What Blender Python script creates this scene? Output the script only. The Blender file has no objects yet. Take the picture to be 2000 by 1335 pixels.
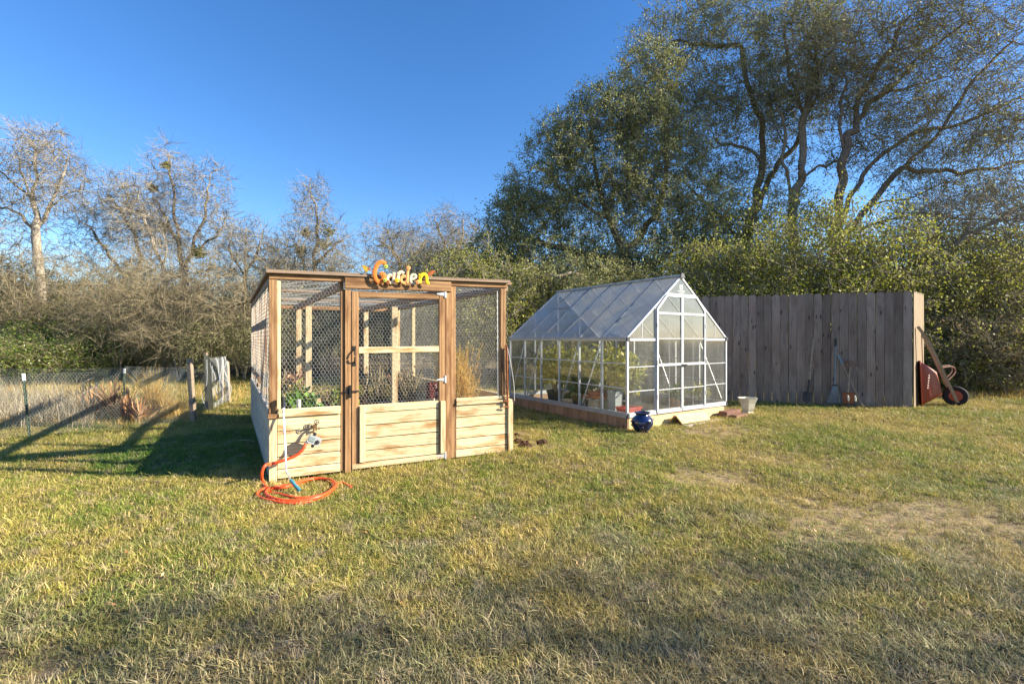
import bpy, bmesh, math, random
import numpy as np
from mathutils import Vector, Matrix

scene = bpy.context.scene
col = scene.collection
R = math.radians

# ------------------------------------------------------------------ camera
F, CX, CY, H = 920.0, 1000.0, 661.5, 1.38       # focal length in photo pixels, horizon, eye height
cam_d = bpy.data.cameras.new('camera')
cam = bpy.data.objects.new('camera', cam_d)
col.objects.link(cam)
cam.location = (0, 0, H)
cam.rotation_euler = (R(90), 0, 0)
cam_d.sensor_width = 36
cam_d.lens = 36 * F / 2000
cam_d.shift_y = (CY - 667.5) / 2000
cam_d.clip_start = 0.05
cam_d.clip_end = 2000
scene.camera = cam

# ------------------------------------------------------------------ sky, sun, exposure
SUN_EL = R(25)
SDIR = Vector((0.995 * math.cos(SUN_EL), -0.09 * math.cos(SUN_EL), math.sin(SUN_EL))).normalized()
world = bpy.data.worlds.new('World')
scene.world = world
world.use_nodes = True
wn = world.node_tree
bg = wn.nodes['Background']
sky = wn.nodes.new('ShaderNodeTexSky')
sky.sky_type = 'NISHITA'
sky.sun_disc = False
sky.sun_elevation = SUN_EL
sky.sun_rotation = math.atan2(SDIR.x, SDIR.y)
sky.altitude = 200
sky.air_density = 1.0
sky.dust_density = 0.2
sky.ozone_density = 3.0
hs = wn.nodes.new('ShaderNodeHueSaturation')          # polarised, deep winter blue
hs.inputs['Saturation'].default_value = 1.25
hs.inputs['Hue'].default_value = 0.507
wn.links.new(sky.outputs[0], hs.inputs['Color'])
wn.links.new(hs.outputs[0], bg.inputs[0])
bg.inputs[1].default_value = 0.09
sun_d = bpy.data.lights.new('sun', 'SUN')
sun = bpy.data.objects.new('sun', sun_d)
col.objects.link(sun)
sun.rotation_euler = (-SDIR).to_track_quat('-Z', 'Y').to_euler()
sun_d.energy = 5.0
sun_d.angle = R(0.5)
sun_d.color = (1.0, 0.90, 0.74)
scene.view_settings.view_transform = 'Standard'
scene.view_settings.look = 'None'
scene.view_settings.gamma = 1
scene.view_settings.use_curve_mapping = False
scene.view_settings.exposure = 1.52
scene.render.engine = 'CYCLES'
scene.cycles.max_bounces = 8
scene.cycles.transparent_max_bounces = 24
scene.cycles.use_denoising = True

# ------------------------------------------------------------------ helpers
def px(x, y, Y):
    "photo pixel at a known depth -> point"
    return np.array(((x - CX) / F * Y, Y, H - (y - CY) / F * Y))
def gp(x, y, z=0.0):
    "photo pixel on level ground z -> point"
    Y = (H - z) * F / (y - CY)
    return np.array(((x - CX) / F * Y, Y, z))
def gz(x, y):
    "lawn relief"
    d = 0.016 * np.sin(x * 1.3 + 0.7) * np.cos(y * 1.1 + 0.3) + 0.010 * np.sin(x * 3.1 + y * 2.3) + 0.007 * np.sin(y * 4.7 - x * 2.9 + 1)
    return d - 0.012

def thing(name, label, cat, loc=(0, 0, 0), group=None):
    o = bpy.data.objects.new(name, None)
    o.empty_display_size = 0.1
    col.objects.link(o)
    o.location = [float(v) for v in loc]
    return tag(o, label, cat, group)
def tag(o, label, cat, group=None):
    o['label'] = label
    o['category'] = cat
    if group: o['group'] = group
    return o

def np_mesh(name, verts, quads=None, tris=None, smooth=False):
    me = bpy.data.meshes.new(name)
    verts = np.asarray(verts, dtype=np.float32)
    q = np.zeros((0, 4), np.int32) if quads is None else np.asarray(quads, np.int32).reshape(-1, 4)
    t = np.zeros((0, 3), np.int32) if tris is None else np.asarray(tris, np.int32).reshape(-1, 3)
    me.vertices.add(len(verts))
    me.vertices.foreach_set('co', verts.ravel())
    loops = np.concatenate([q.ravel(), t.ravel()])
    me.loops.add(len(loops))
    me.loops.foreach_set('vertex_index', loops)
    n = len(q) + len(t)
    me.polygons.add(n)
    st = np.concatenate([np.arange(len(q)) * 4, len(q) * 4 + np.arange(len(t)) * 3]).astype(np.int32)
    tot = np.concatenate([np.full(len(q), 4), np.full(len(t), 3)]).astype(np.int32)
    me.polygons.foreach_set('loop_start', st)
    me.polygons.foreach_set('loop_total', tot)
    me.polygons.foreach_set('use_smooth', np.full(n, bool(smooth)))
    me.update(calc_edges=True)
    return me

def link(name, me, m, parent=None, loc=(0, 0, 0)):
    o = bpy.data.objects.new(name, me)
    col.objects.link(o)
    if m is not None and not me.materials: me.materials.append(m)
    o.location = [float(v) for v in loc]
    if parent is not None: o.parent = parent
    return o

def root_loc(o):
    p = Vector((0, 0, 0))
    while o is not None:
        p = p + o.location
        o = o.parent
    return np.array(p)

def unit(v):
    v = np.asarray(v, float)
    return v / (np.linalg.norm(v, axis=-1, keepdims=True) + 1e-12)

def smooth_path(pts, n=6):
    "Catmull-Rom"
    pts = np.asarray(pts, float)
    p = np.vstack([2 * pts[0] - pts[1], pts, 2 * pts[-1] - pts[-2]])
    out = []
    for i in range(1, len(p) - 2):
        for k in range(n):
            t = k / n
            a, b, c, d = p[i - 1], p[i], p[i + 1], p[i + 2]
            out.append(0.5 * ((2 * b) + (c - a) * t + (2 * a - 5 * b + 4 * c - d) * t * t + (3 * b - a - 3 * c + d) * t ** 3))
    out.append(pts[-1])
    return np.array(out)

class MB:
    "collects shapes in world coordinates; build() links them as one mesh"
    def __init__(s):
        s.v, s.q, s.t, s.n = [], [], [], 0
    def add(s, v, q=None, t=None):
        v = np.asarray(v, float)
        s.v.append(v)
        if q is not None and len(q): s.q.append(np.asarray(q) + s.n)
        if t is not None and len(t): s.t.append(np.asarray(t) + s.n)
        s.n += len(v)
        return s
    def box(s, c, ax, size):
        ax = np.array([unit(a) for a in ax])
        sg = np.array([(x, y, z) for x in (-1, 1) for y in (-1, 1) for z in (-1, 1)], float)
        v = np.asarray(c, float) + (sg * np.asarray(size, float) / 2) @ ax
        return s.add(v, [(0, 1, 3, 2), (4, 6, 7, 5), (0, 4, 5, 1), (2, 3, 7, 6), (0, 2, 6, 4), (1, 5, 7, 3)])
    def bar(s, a, b, w, t, n):
        "rectangular bar from a to b, thickness t along n, width w across"
        a, b = np.asarray(a, float), np.asarray(b, float)
        d = unit(b - a); n = np.asarray(n, float); n = unit(n - d * (n @ d)); w_ = np.cross(n, d)
        return s.box((a + b) / 2, (d, w_, n), (np.linalg.norm(b - a), w, t))
    def tube(s, pts, r, sides=8, cap=True, flat=None):
        pts = np.asarray(pts, float); K = len(pts)
        r = np.broadcast_to(np.asarray(r, float), (K,))
        tg = unit(np.gradient(pts, axis=0))
        ref = np.array((0, 0, 1.0)) if abs(tg[0][2]) < 0.9 else np.array((1.0, 0, 0))
        if flat is not None: ref = np.asarray(flat, float)
        u = np.cross(tg, ref); u = unit(u); w = np.cross(u, tg)
        for i in range(1, K):
            if u[i] @ u[i - 1] < 0: u[i] *= -1; w[i] *= -1
        a = np.arange(sides) / sides * 2 * np.pi
        fl = 0.28 if flat is not None else 1.0
        v = pts[:, None] + r[:, None, None] * (np.cos(a)[None, :, None] * u[:, None] + fl * np.sin(a)[None, :, None] * w[:, None])
        v = v.reshape(-1, 3)
        q = []
        for i in range(K - 1):
            for j in range(sides):
                k = (j + 1) % sides
                q.append((i * sides + j, i * sides + k, (i + 1) * sides + k, (i + 1) * sides + j))
        t = []
        if cap:
            v = np.vstack([v, pts[0] - tg[0] * r[0] * .3, pts[-1] + tg[-1] * r[-1] * .3])
            for j in range(sides):
                k = (j + 1) % sides
                t.append((K * sides, k, j)); t.append((K * sides + 1, (K - 1) * sides + j, (K - 1) * sides + k))
        return s.add(v, q, t)
    def lathe(s, prof, o, sides=20, axis=(0, 0, 1), xa=(1, 0, 0)):
        o = np.asarray(o, float); ax = unit(axis); x = np.asarray(xa, float); x = unit(x - ax * (x @ ax)); y = np.cross(ax, x)
        a = np.arange(sides) / sides * 2 * np.pi
        v = np.array([[o + h * ax + r * (math.cos(t) * x + math.sin(t) * y) for t in a] for r, h in prof]).reshape(-1, 3)
        q = []
        for i in range(len(prof) - 1):
            for j in range(sides):
                k = (j + 1) % sides
                q.append((i * sides + j, i * sides + k, (i + 1) * sides + k, (i + 1) * sides + j))
        return s.add(v, q)
    def prism(s, poly, n, th):
        "flat polygon (k,3) extruded th along n"
        poly = np.asarray(poly, float); k = len(poly); n = unit(n)
        c = poly.mean(0)
        v = np.vstack([poly, poly + n * th, c, c + n * th])
        q = [(i, (i + 1) % k, k + (i + 1) % k, k + i) for i in range(k)]
        t = [(2 * k, (i + 1) % k, i) for i in range(k)] + [(2 * k + 1, k + i, k + (i + 1) % k) for i in range(k)]
        return s.add(v, q, t)
    def build(s, name, m, parent=None, loc=None, smooth=False, fix=True):
        o = root_loc(parent) if parent is not None else np.zeros(3)
        l = np.zeros(3) if loc is None else np.asarray(loc, float) - (o if parent is not None else 0)
        if loc is None and parent is None: l = np.zeros(3)
        v = np.vstack(s.v) - o - l
        me = np_mesh(name, v, np.vstack(s.q) if s.q else None, np.vstack(s.t) if s.t else None, smooth)
        if fix:
            bm = bmesh.new(); bm.from_mesh(me); bmesh.ops.recalc_face_normals(bm, faces=bm.faces); bm.to_mesh(me); bm.free()
        if smooth: me.set_sharp_from_angle(angle=R(40))
        return link(name, me, m, parent, l)

# ------------------------------------------------------------------ boards (one object each, shared meshes, local X = along the grain)
_bc = {}
def board(name, parent, a, b, w, t, n, m, bev=0.004):
    "plank from a to b: width w, thickness t along n"
    a, b = np.asarray(a, float), np.asarray(b, float)
    L = float(np.linalg.norm(b - a)); d = unit(b - a); n = np.asarray(n, float); n = unit(n - d * (n @ d)); wv = np.cross(n, d)
    key = (round(L, 3), round(w, 3), round(t, 3), m.name)
    if key not in _bc:
        bm = bmesh.new()
        bmesh.ops.create_cube(bm, size=1)
        bmesh.ops.scale(bm, vec=(L, w, t), verts=bm.verts)
        bmesh.ops.bevel(bm, geom=list(bm.edges), offset=min(bev, t * .25), segments=1, affect='EDGES')
        me = bpy.data.meshes.new(name); bm.to_mesh(me); bm.free()
        me.materials.append(m); _bc[key] = me
    o = bpy.data.objects.new(name, _bc[key])
    col.objects.link(o)
    mt = Matrix((Vector(d), Vector(wv), Vector(n))).transposed()
    o.rotation_euler = mt.to_euler()
    c = (a + b) / 2
    if parent is not None:
        o.parent = parent; c = c - root_loc(parent)
    o.location = c
    return o

# ------------------------------------------------------------------ materials
def newmat(name, rough=0.7, spec=0.3):
    m = bpy.data.materials.new(name); m.use_nodes = True
    nt = m.node_tree; b = nt.nodes['Principled BSDF']
    b.inputs['Roughness'].default_value = rough
    b.inputs['Specular IOR Level'].default_value = spec
    return m, nt, b
def nd(nt, typ, props=None, **inp):
    n = nt.nodes.new('ShaderNode' + typ)
    for k, v in (props or {}).items(): setattr(n, k, v)
    for k, v in inp.items():
        k = k.replace('_', ' ')
        s = n.inputs[k] if k in n.inputs else n.inputs[int(k[1:])]
        if hasattr(v, 'is_output') or isinstance(v, bpy.types.NodeSocket): nt.links.new(v, s)
        else: s.default_value = v
    return n
def c4(c): return (c[0], c[1], c[2], 1)
def mixc(nt, f, a, b, mode='MIX'):
    n = nt.nodes.new('ShaderNodeMix'); n.data_type = 'RGBA'; n.blend_type = mode
    for s, v in ((n.inputs[0], f), (n.inputs[6], a), (n.inputs[7], b)):
        if isinstance(v, bpy.types.NodeSocket): nt.links.new(v, s)
        else: s.default_value = v if isinstance(v, (int, float)) else c4(v)
    return n.outputs[2]
def mth(nt, op, a, b=0.0, clamp=False):
    n = nt.nodes.new('ShaderNodeMath'); n.operation = op; n.use_clamp = clamp
    for s, v in ((n.inputs[0], a), (n.inputs[1], b)):
        if isinstance(v, bpy.types.NodeSocket): nt.links.new(v, s)
        else: s.default_value = v
    return n.outputs[0]
def ramp(nt, f, stops):
    n = nt.nodes.new('ShaderNodeValToRGB'); e = n.color_ramp.elements
    while len(e) < len(stops): e.new(0.5)
    for i, (p, c) in enumerate(stops):
        e[i].position = p; e[i].color = c4(c) if not isinstance(c, (int, float)) else (c, c, c, 1)
    nt.links.new(f, n.inputs[0])
    return n.outputs[0]
def mapped(nt, vec, scale):
    n = nt.nodes.new('ShaderNodeMapping'); nt.links.new(vec, n.inputs[0]); n.inputs['Scale'].default_value = scale
    return n.outputs[0]
def noise(nt, vec, scale, detail=3.0, rough=0.55, dist=0.0):
    n = nt.nodes.new('ShaderNodeTexNoise'); nt.links.new(vec, n.inputs['Vector'])
    n.inputs['Scale'].default_value = scale; n.inputs['Detail'].default_value = detail
    n.inputs['Roughness'].default_value = rough; n.inputs['Distortion'].default_value = dist
    return n.outputs['Fac']
def bump(nt, b, h, dist, strength=0.6):
    n = nt.nodes.new('ShaderNodeBump'); n.inputs['Distance'].default_value = dist; n.inputs['Strength'].default_value = strength
    nt.links.new(h, n.inputs['Height']); nt.links.new(n.outputs[0], b.inputs['Normal'])

def wood(name, pale, mid, dark, blotch=0.5, ring=0.4, rough=0.75, var=0.25, knot=(0.10, 0.05, 0.03), knotsize=0.10, alt=None, altamt=0.0):
    m, nt, b = newmat(name, rough, 0.2)
    tc = nd(nt, 'TexCoord'); oi = nd(nt, 'ObjectInfo')
    off = nd(nt, 'CombineXYZ', X=mth(nt, 'MULTIPLY', oi.outputs['Random'], 37.0), Y=mth(nt, 'MULTIPLY', oi.outputs['Random'], 11.3), Z=mth(nt, 'MULTIPLY', oi.outputs['Random'], 23.7))
    v = nd(nt, 'VectorMath', {'operation': 'ADD'}, i0=tc.outputs['Object'], i1=off.outputs[0]).outputs[0]
    grain = noise(nt, mapped(nt, v, (2.2, 60, 60)), 1.0, 5, 0.65)
    fine = noise(nt, mapped(nt, v, (9, 240, 240)), 1.0, 3, 0.6)
    blo = noise(nt, mapped(nt, v, (2.6, 11, 11)), 1.0, 4, 0.6)
    wv = nd(nt, 'TexWave', {'wave_type': 'BANDS', 'bands_direction': 'Y'}, Vector=mapped(nt, v, (0.9, 9, 9)), Scale=1.0, Distortion=6.0, Detail=2.0, Detail_Scale=0.7)
    rg = ramp(nt, wv.outputs['Fac'], [(0.35, 0.0), (0.85, 1.0)])
    c = mixc(nt, ramp(nt, grain, [(0.3, 0.0), (0.7, 1.0)]), pale, mid)
    c = mixc(nt, mth(nt, 'MULTIPLY', ramp(nt, blo, [(0.47, 0.0), (0.66, 1.0)]), blotch), c, dark)
    c = mixc(nt, mth(nt, 'MULTIPLY', rg, ring), c, dark)
    if alt is not None:
        c = mixc(nt, mth(nt, 'MULTIPLY', ramp(nt, noise(nt, mapped(nt, v, (1.2, 2.5, 2.5)), 1.0, 2), [(0.4, 0.0), (0.62, 1.0)]), altamt), c, alt)
    vo = nd(nt, 'TexVoronoi', Vector=mapped(nt, v, (2.4, 7.5, 7.5)), Scale=1.0)
    kn = ramp(nt, vo.outputs['Distance'], [(0.0, 1.0), (knotsize, 0.75), (knotsize * 1.7, 0.0)])
    c = mixc(nt, kn, c, knot)
    c = mixc(nt, mth(nt, 'MULTIPLY', ramp(nt, fine, [(0.45, 0.0), (0.8, 1.0)]), 0.25), c, dark)
    br = mth(nt, 'ADD', mth(nt, 'MULTIPLY', oi.outputs['Random'], var), 1.0 - var * 0.5)
    c = nd(nt, 'HueSaturation', Color=c, Value=br).outputs[0]
    nt.links.new(c, b.inputs['Base Color'])
    bump(nt, b, mth(nt, 'ADD', grain, mth(nt, 'MULTIPLY', fine, 0.5)), 0.004, 0.5)
    return m

M = {}
M['pine'] = wood('bleached_pine', (0.66, 0.57, 0.37), (0.56, 0.455, 0.26), (0.31, 0.17, 0.06), 0.95, 0.24, knot=(0.20, 0.09, 0.035), knotsize=0.07)
M['cedar'] = wood('brown_pine', (0.40, 0.245, 0.12), (0.28, 0.155, 0.07), (0.13, 0.06, 0.026), 0.8, 0.45, knot=(0.24, 0.08, 0.03), knotsize=0.07)
M['cap'] = wood('weathered_cap', (0.36, 0.27, 0.19), (0.26, 0.18, 0.12), (0.14, 0.09, 0.06), 0.4, 0.25)
M['greyw'] = wood('grey_weathered_wood', (0.46, 0.41, 0.34), (0.36, 0.32, 0.26), (0.2, 0.17, 0.14), 0.4, 0.2)
M['fence'] = wood('fence_cedar', (0.32, 0.25, 0.205), (0.235, 0.182, 0.15), (0.115, 0.085, 0.07), 0.6, 0.3, var=0.55, knot=(0.022, 0.013, 0.014), knotsize=0.085, alt=(0.17, 0.11, 0.085), altamt=0.5)
M['fence_side'] = wood('pale_fence_cedar', (0.34, 0.255, 0.16), (0.25, 0.18, 0.11), (0.13, 0.085, 0.05), 0.4, 0.3)
M['basew'] = wood('base_boards', (0.36, 0.24, 0.16), (0.28, 0.18, 0.11), (0.16, 0.095, 0.06), 0.5, 0.25)
M['newpine'] = wood('new_pine', (0.74, 0.56, 0.30), (0.66, 0.46, 0.21), (0.5, 0.31, 0.12), 0.4, 0.25, knot=(0.25, 0.12, 0.05), knotsize=0.06)
M['deck'] = wood('aisle_boards', (0.24, 0.18, 0.13), (0.17, 0.125, 0.09), (0.10, 0.07, 0.05), 0.5, 0.2)
M['postgrey'] = wood('old_post', (0.36, 0.29, 0.21), (0.25, 0.19, 0.13), (0.12, 0.09, 0.065), 0.5, 0.3)
M['scrap'] = wood('reddish_scrap', (0.30, 0.16, 0.11), (0.22, 0.11, 0.075), (0.12, 0.06, 0.045), 0.4, 0.2)

def plain(name, c, rough=0.6, metal=0.0, spec=0.4, var=0.12, scale=8.0, c2=None, bmp=0.0, coat=0.0):
    m, nt, b = newmat(name, rough, spec)
    tc = nd(nt, 'TexCoord')
    n = noise(nt, tc.outputs['Object'], scale, 5, 0.6)
    c2 = c2 if c2 is not None else tuple(max(0, x * (1 - 2 * var)) for x in c)
    nt.links.new(mixc(nt, ramp(nt, n, [(0.35, 0.0), (0.7, 1.0)]), c, c2), b.inputs['Base Color'])
    b.inputs['Metallic'].default_value = metal
    b.inputs['Coat Weight'].default_value = coat
    nt.links.new(mth(nt, 'ADD', mth(nt, 'MULTIPLY', n, 0.25), rough - 0.12), b.inputs['Roughness'])
    if bmp: bump(nt, b, n, bmp, 0.7)
    return m
M['alu'] = plain('painted_aluminium', (0.47, 0.48, 0.50), 0.4, 0.15, 0.5, 0.08)
M['alu_grey'] = plain('grey_sill_steel', (0.34, 0.35, 0.38), 0.5, 0.3, 0.5, 0.15)
M['blackplastic'] = plain('black_plastic', (0.025, 0.025, 0.03), 0.5, 0, 0.4)
M['blackiron'] = plain('black_iron', (0.03, 0.028, 0.028), 0.55, 0.4, 0.4)
M['zinc'] = plain('zinc_hinge', (0.6, 0.6, 0.6), 0.4, 0.5, 0.5)
M['wire'] = plain('galvanised_wire', (0.42, 0.41, 0.375), 0.5, 0.25, 0.5, 0.15)
M['netting'] = plain('dull_green_netting', (0.29, 0.31, 0.275), 0.6, 0.1, 0.4)
M['whitenet'] = plain('pale_bird_netting', (0.45, 0.47, 0.47), 0.7, 0, 0.2)
M['hose'] = plain('orange_hose', (0.78, 0.085, 0.02), 0.42, 0, 0.4, 0.1, 30)
M['silver'] = plain('silver_tube', (0.62, 0.62, 0.64), 0.3, 0.7, 0.5, 0.06)
M['teal'] = plain('teal_grip', (0.05, 0.19, 0.24), 0.55, 0, 0.3)
M['brass'] = plain('tarnished_brass', (0.30, 0.19, 0.09), 0.45, 0.7, 0.5, 0.25, 40)
M['greyplastic'] = plain('grey_plastic', (0.36, 0.38, 0.38), 0.5, 0, 0.4, 0.05)
M['lcd'] = plain('grey_green_lcd', (0.22, 0.28, 0.27), 0.25, 0, 0.5, 0.05)
M['cobalt'] = plain('cobalt_glaze', (0.012, 0.020, 0.085), 0.16, 0, 0.6, 0.3, 14, coat=0.6)
M['cream'] = plain('cream_ceramic', (0.66, 0.60, 0.46), 0.45, 0, 0.4, 0.12, 6)
M['terracotta'] = plain('orange_terracotta', (0.48, 0.16, 0.06), 0.7)
M['redplastic'] = plain('red_plastic', (0.62, 0.06, 0.035), 0.45, 0, 0.4, 0.1)
M['whiteplastic'] = plain('white_plastic', (0.72, 0.72, 0.70), 0.5, 0, 0.4, 0.06)
M['barrowred'] = plain('rusty_red_paint', (0.34, 0.045, 0.022), 0.45, 0, 0.4, 0.2, 9, c2=(0.26, 0.07, 0.03))
M['rubber'] = plain('tyre_rubber', (0.022, 0.022, 0.025), 0.8, 0, 0.2)
M['rust'] = plain('rusty_steel', (0.30, 0.10, 0.04), 0.85, 0.2, 0.3, 0.3, 30, c2=(0.15, 0.06, 0.03), bmp=0.002)
M['darksteel'] = plain('dark_tool_steel', (0.07, 0.06, 0.055), 0.6, 0.4, 0.4, 0.25, 20)
M['bluesteel'] = plain('pale_blue_metal', (0.20, 0.25, 0.29), 0.5, 0.3, 0.4)
M['handle'] = plain('worn_handle_wood', (0.36, 0.27, 0.19), 0.7, 0, 0.2, 0.2, 14)
M['greenpost'] = plain('green_steel_post', (0.05, 0.085, 0.055), 0.6, 0.1, 0.3, 0.2)
M['whitepaint'] = plain('white_paint', (0.78, 0.77, 0.72), 0.6, 0, 0.3, 0.08, 20)
M['clayred'] = plain('dark_red_plaque', (0.17, 0.026, 0.022), 0.7, 0, 0.3, 0.2, 16)
M['palemark'] = plain('pale_painted_marks', (0.62, 0.42, 0.34), 0.7)
M['pvc'] = plain('off_white_pipe', (0.70, 0.66, 0.54), 0.5, 0, 0.4)
M['s_orange'] = plain('sign_orange', (0.74, 0.20, 0.045), 0.85, 0, 0.08, 0.15, 40)
M['s_peach'] = plain('sign_peach', (0.80, 0.36, 0.14), 0.85, 0, 0.08, 0.12, 40)
M['s_cream'] = plain('sign_cream', (0.82, 0.66, 0.46), 0.85, 0, 0.08, 0.2, 30, c2=(0.7, 0.4, 0.2))
M['s_yellow'] = plain('sign_yellow', (0.82, 0.50, 0.03), 0.85, 0, 0.08, 0.1, 40)
M['s_sage'] = plain('sign_sage', (0.40, 0.42, 0.26), 0.85, 0, 0.08, 0.25, 30, c2=(0.55, 0.45, 0.4))
M['s_leaf'] = plain('sign_leaf_ochre', (0.50, 0.33, 0.05), 0.85, 0, 0.08, 0.25, 30)
M['s_rust'] = plain('sign_leaf_rust', (0.40, 0.12, 0.05), 0.85, 0, 0.08, 0.25, 30)
M['s_green'] = plain('sign_flower_green', (0.36, 0.42, 0.06), 0.6)
M['bark_mulch'] = plain('bark_mulch', (0.20, 0.085, 0.035), 0.9, 0, 0.1, 0.3, 45, c2=(0.06, 0.035, 0.02), bmp=0.02)
M['dirt'] = plain('dark_dirt', (0.10, 0.055, 0.035), 0.95, 0, 0.1, 0.3, 30, bmp=0.02)
M['gravel'] = plain('greenhouse_floor', (0.10, 0.085, 0.07), 0.95, 0, 0.1, 0.3, 40, bmp=0.01)

def leafmat(name, a, b_, c_, rough=0.4, trans=0.3, spec=0.5):
    m, nt, b = newmat(name, rough, spec)
    g = nd(nt, 'NewGeometry'); r = g.outputs['Random Per Island']
    n = noise(nt, g.outputs['Position'], 0.7, 2)
    c = mixc(nt, ramp(nt, n, [(0.35, 0.0), (0.65, 1.0)]), a, b_)
    c = mixc(nt, ramp(nt, r, [(0.55, 0.0), (0.95, 0.85)]), c, c_)
    v = nd(nt, 'HueSaturation', Color=c, Value=mth(nt, 'ADD', mth(nt, 'MULTIPLY', r, 0.6), 0.7)).outputs[0]
    nt.links.new(v, b.inputs['Base Color'])
    if trans:
        t = nd(nt, 'BsdfTranslucent', Color=v)
        mx = nd(nt, 'MixShader', i0=trans, i1=b.outputs[0], i2=t.outputs[0])
        nt.links.new(mx.outputs[0], nt.nodes['Material Output'].inputs[0])
    return m
M['oak_leaf'] = leafmat('live_oak_leaf', (0.205, 0.235, 0.085), (0.255, 0.265, 0.085), (0.32, 0.315, 0.15), 0.6, 0.40, 0.15)
M['shrub_leaf'] = leafmat('yaupon_leaf', (0.235, 0.26, 0.038), (0.29, 0.29, 0.046), (0.36, 0.34, 0.11), 0.55, 0.42, 0.2)
M['bush_leaf'] = leafmat('bright_bush_leaf', (0.085, 0.150, 0.022), (0.14, 0.19, 0.026), (0.22, 0.23, 0.05), 0.4, 0.3, 0.4)
M['tan_leaf'] = leafmat('dry_leaf', (0.20, 0.145, 0.07), (0.15, 0.13, 0.05), (0.30, 0.21, 0.11), 0.6, 0.2, 0.2)
M['citrus_leaf'] = leafmat('citrus_leaf', (0.36, 0.38, 0.06), (0.48, 0.44, 0.08), (0.62, 0.54, 0.18), 0.35, 0.5, 0.5)
M['kale'] = leafmat('kale_leaf', (0.08, 0.21, 0.02), (0.13, 0.27, 0.03), (0.22, 0.32, 0.07), 0.45, 0.3, 0.4)
M['mistletoe'] = leafmat('mistletoe_leaf', (0.16, 0.17, 0.03), (0.20, 0.19, 0.035), (0.26, 0.24, 0.06), 0.5, 0.3, 0.3)
M['fern'] = leafmat('orange_dry_fern', (0.62, 0.36, 0.09), (0.66, 0.46, 0.12), (0.72, 0.56, 0.2), 0.7, 0.4, 0.1)
M['straw'] = leafmat('dry_straw', (0.55, 0.37, 0.10), (0.48, 0.31, 0.09), (0.66, 0.50, 0.22), 0.7, 0.3, 0.1)
M['deadleaf'] = leafmat('dead_brown_leaf', (0.40, 0.20, 0.09), (0.46, 0.26, 0.12), (0.54, 0.36, 0.2), 0.7, 0.2, 0.1)
M['greystalk'] = leafmat('grey_dry_stalk', (0.32, 0.27, 0.19), (0.26, 0.22, 0.15), (0.42, 0.36, 0.26), 0.8, 0.1, 0.1)

def bark(name, a, b_, scale=6.0):
    m, nt, b = newmat(name, 0.9, 0.1)
    tc = nd(nt, 'TexCoord')
    n = noise(nt, mapped(nt, tc.outputs['Object'], (3, 3, 0.8)), scale, 6, 0.65)
    n2 = noise(nt, tc.outputs['Object'], 1.3, 3)
    c = mixc(nt, ramp(nt, n, [(0.35, 0.0), (0.65, 1.0)]), a, b_)
    c = mixc(nt, ramp(nt, n2, [(0.55, 0.0), (0.7, 0.5)]), c, (0.20, 0.17, 0.07))
    nt.links.new(c, b.inputs['Base Color'])
    bump(nt, b, n, 0.03, 0.8)
    return m
M['bark_oak'] = bark('oak_bark', (0.23, 0.18, 0.14), (0.11, 0.08, 0.065))
M['bark_grey'] = bark('grey_bark', (0.30, 0.25, 0.20), (0.16, 0.13, 0.10))
M['bark_pale'] = bark('pale_bark', (0.40, 0.35, 0.28), (0.24, 0.20, 0.155))
M['twig'] = bark('tan_twig', (0.31, 0.26, 0.165), (0.20, 0.165, 0.10))
M['twig_grey'] = bark('grey_twig', (0.30, 0.265, 0.20), (0.18, 0.155, 0.115))

# greenhouse glazing: clear sheet with dust, and twin-wall roof sheet
def glazing(name, tint, dif, trl, glossr, streak, refl=0.45):
    m, nt, b = newmat(name)
    nt.nodes.remove(b)
    tc = nd(nt, 'TexCoord')
    tr = nd(nt, 'BsdfTransparent', Color=c4(tint))
    df = nd(nt, 'BsdfDiffuse', Color=c4((0.52, 0.53, 0.52)))
    tl = nd(nt, 'BsdfTranslucent', Color=c4((0.62, 0.64, 0.66)))
    gl = nd(nt, 'BsdfGlossy', Roughness=glossr)
    n = noise(nt, mapped(nt, tc.outputs['Object'], streak), 1.0, 5, 0.65)
    n2 = noise(nt, tc.outputs['Object'], 2.3, 4)
    d = mth(nt, 'MULTIPLY', mth(nt, 'ADD', ramp(nt, n, [(0.3, 0.3), (0.75, 1.0)]), ramp(nt, n2, [(0.35, 0.0), (0.7, 0.8)])), dif)
    a = nd(nt, 'MixShader', i0=trl, i1=tr.outputs[0], i2=tl.outputs[0])
    a = nd(nt, 'MixShader', i0=d, i1=a.outputs[0], i2=df.outputs[0])
    lw = nd(nt, 'LayerWeight', Blend=0.5)
    fr = mth(nt, 'ADD', mth(nt, 'MULTIPLY', mth(nt, 'POWER', lw.outputs['Facing'], 3.5), refl), 0.025)
    a = nd(nt, 'MixShader', i0=fr, i1=a.outputs[0], i2=gl.outputs[0])
    nt.links.new(a.outputs[0], nt.nodes['Material Output'].inputs[0])
    return m
M['glass'] = glazing('clear_glazing', (0.95, 0.96, 0.95), 0.022, 0.01, 0.04, (6, 6, 1.2))
M['glass_dusty'] = glazing('dusty_glazing', (0.90, 0.91, 0.89), 0.055, 0.015, 0.08, (14, 14, 1.0))
M['twinwall'] = glazing('twin_wall_roof', (0.92, 0.92, 0.92), 0.30, 0.20, 0.3, (2.0, 30, 2.0), 0.15)

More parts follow.
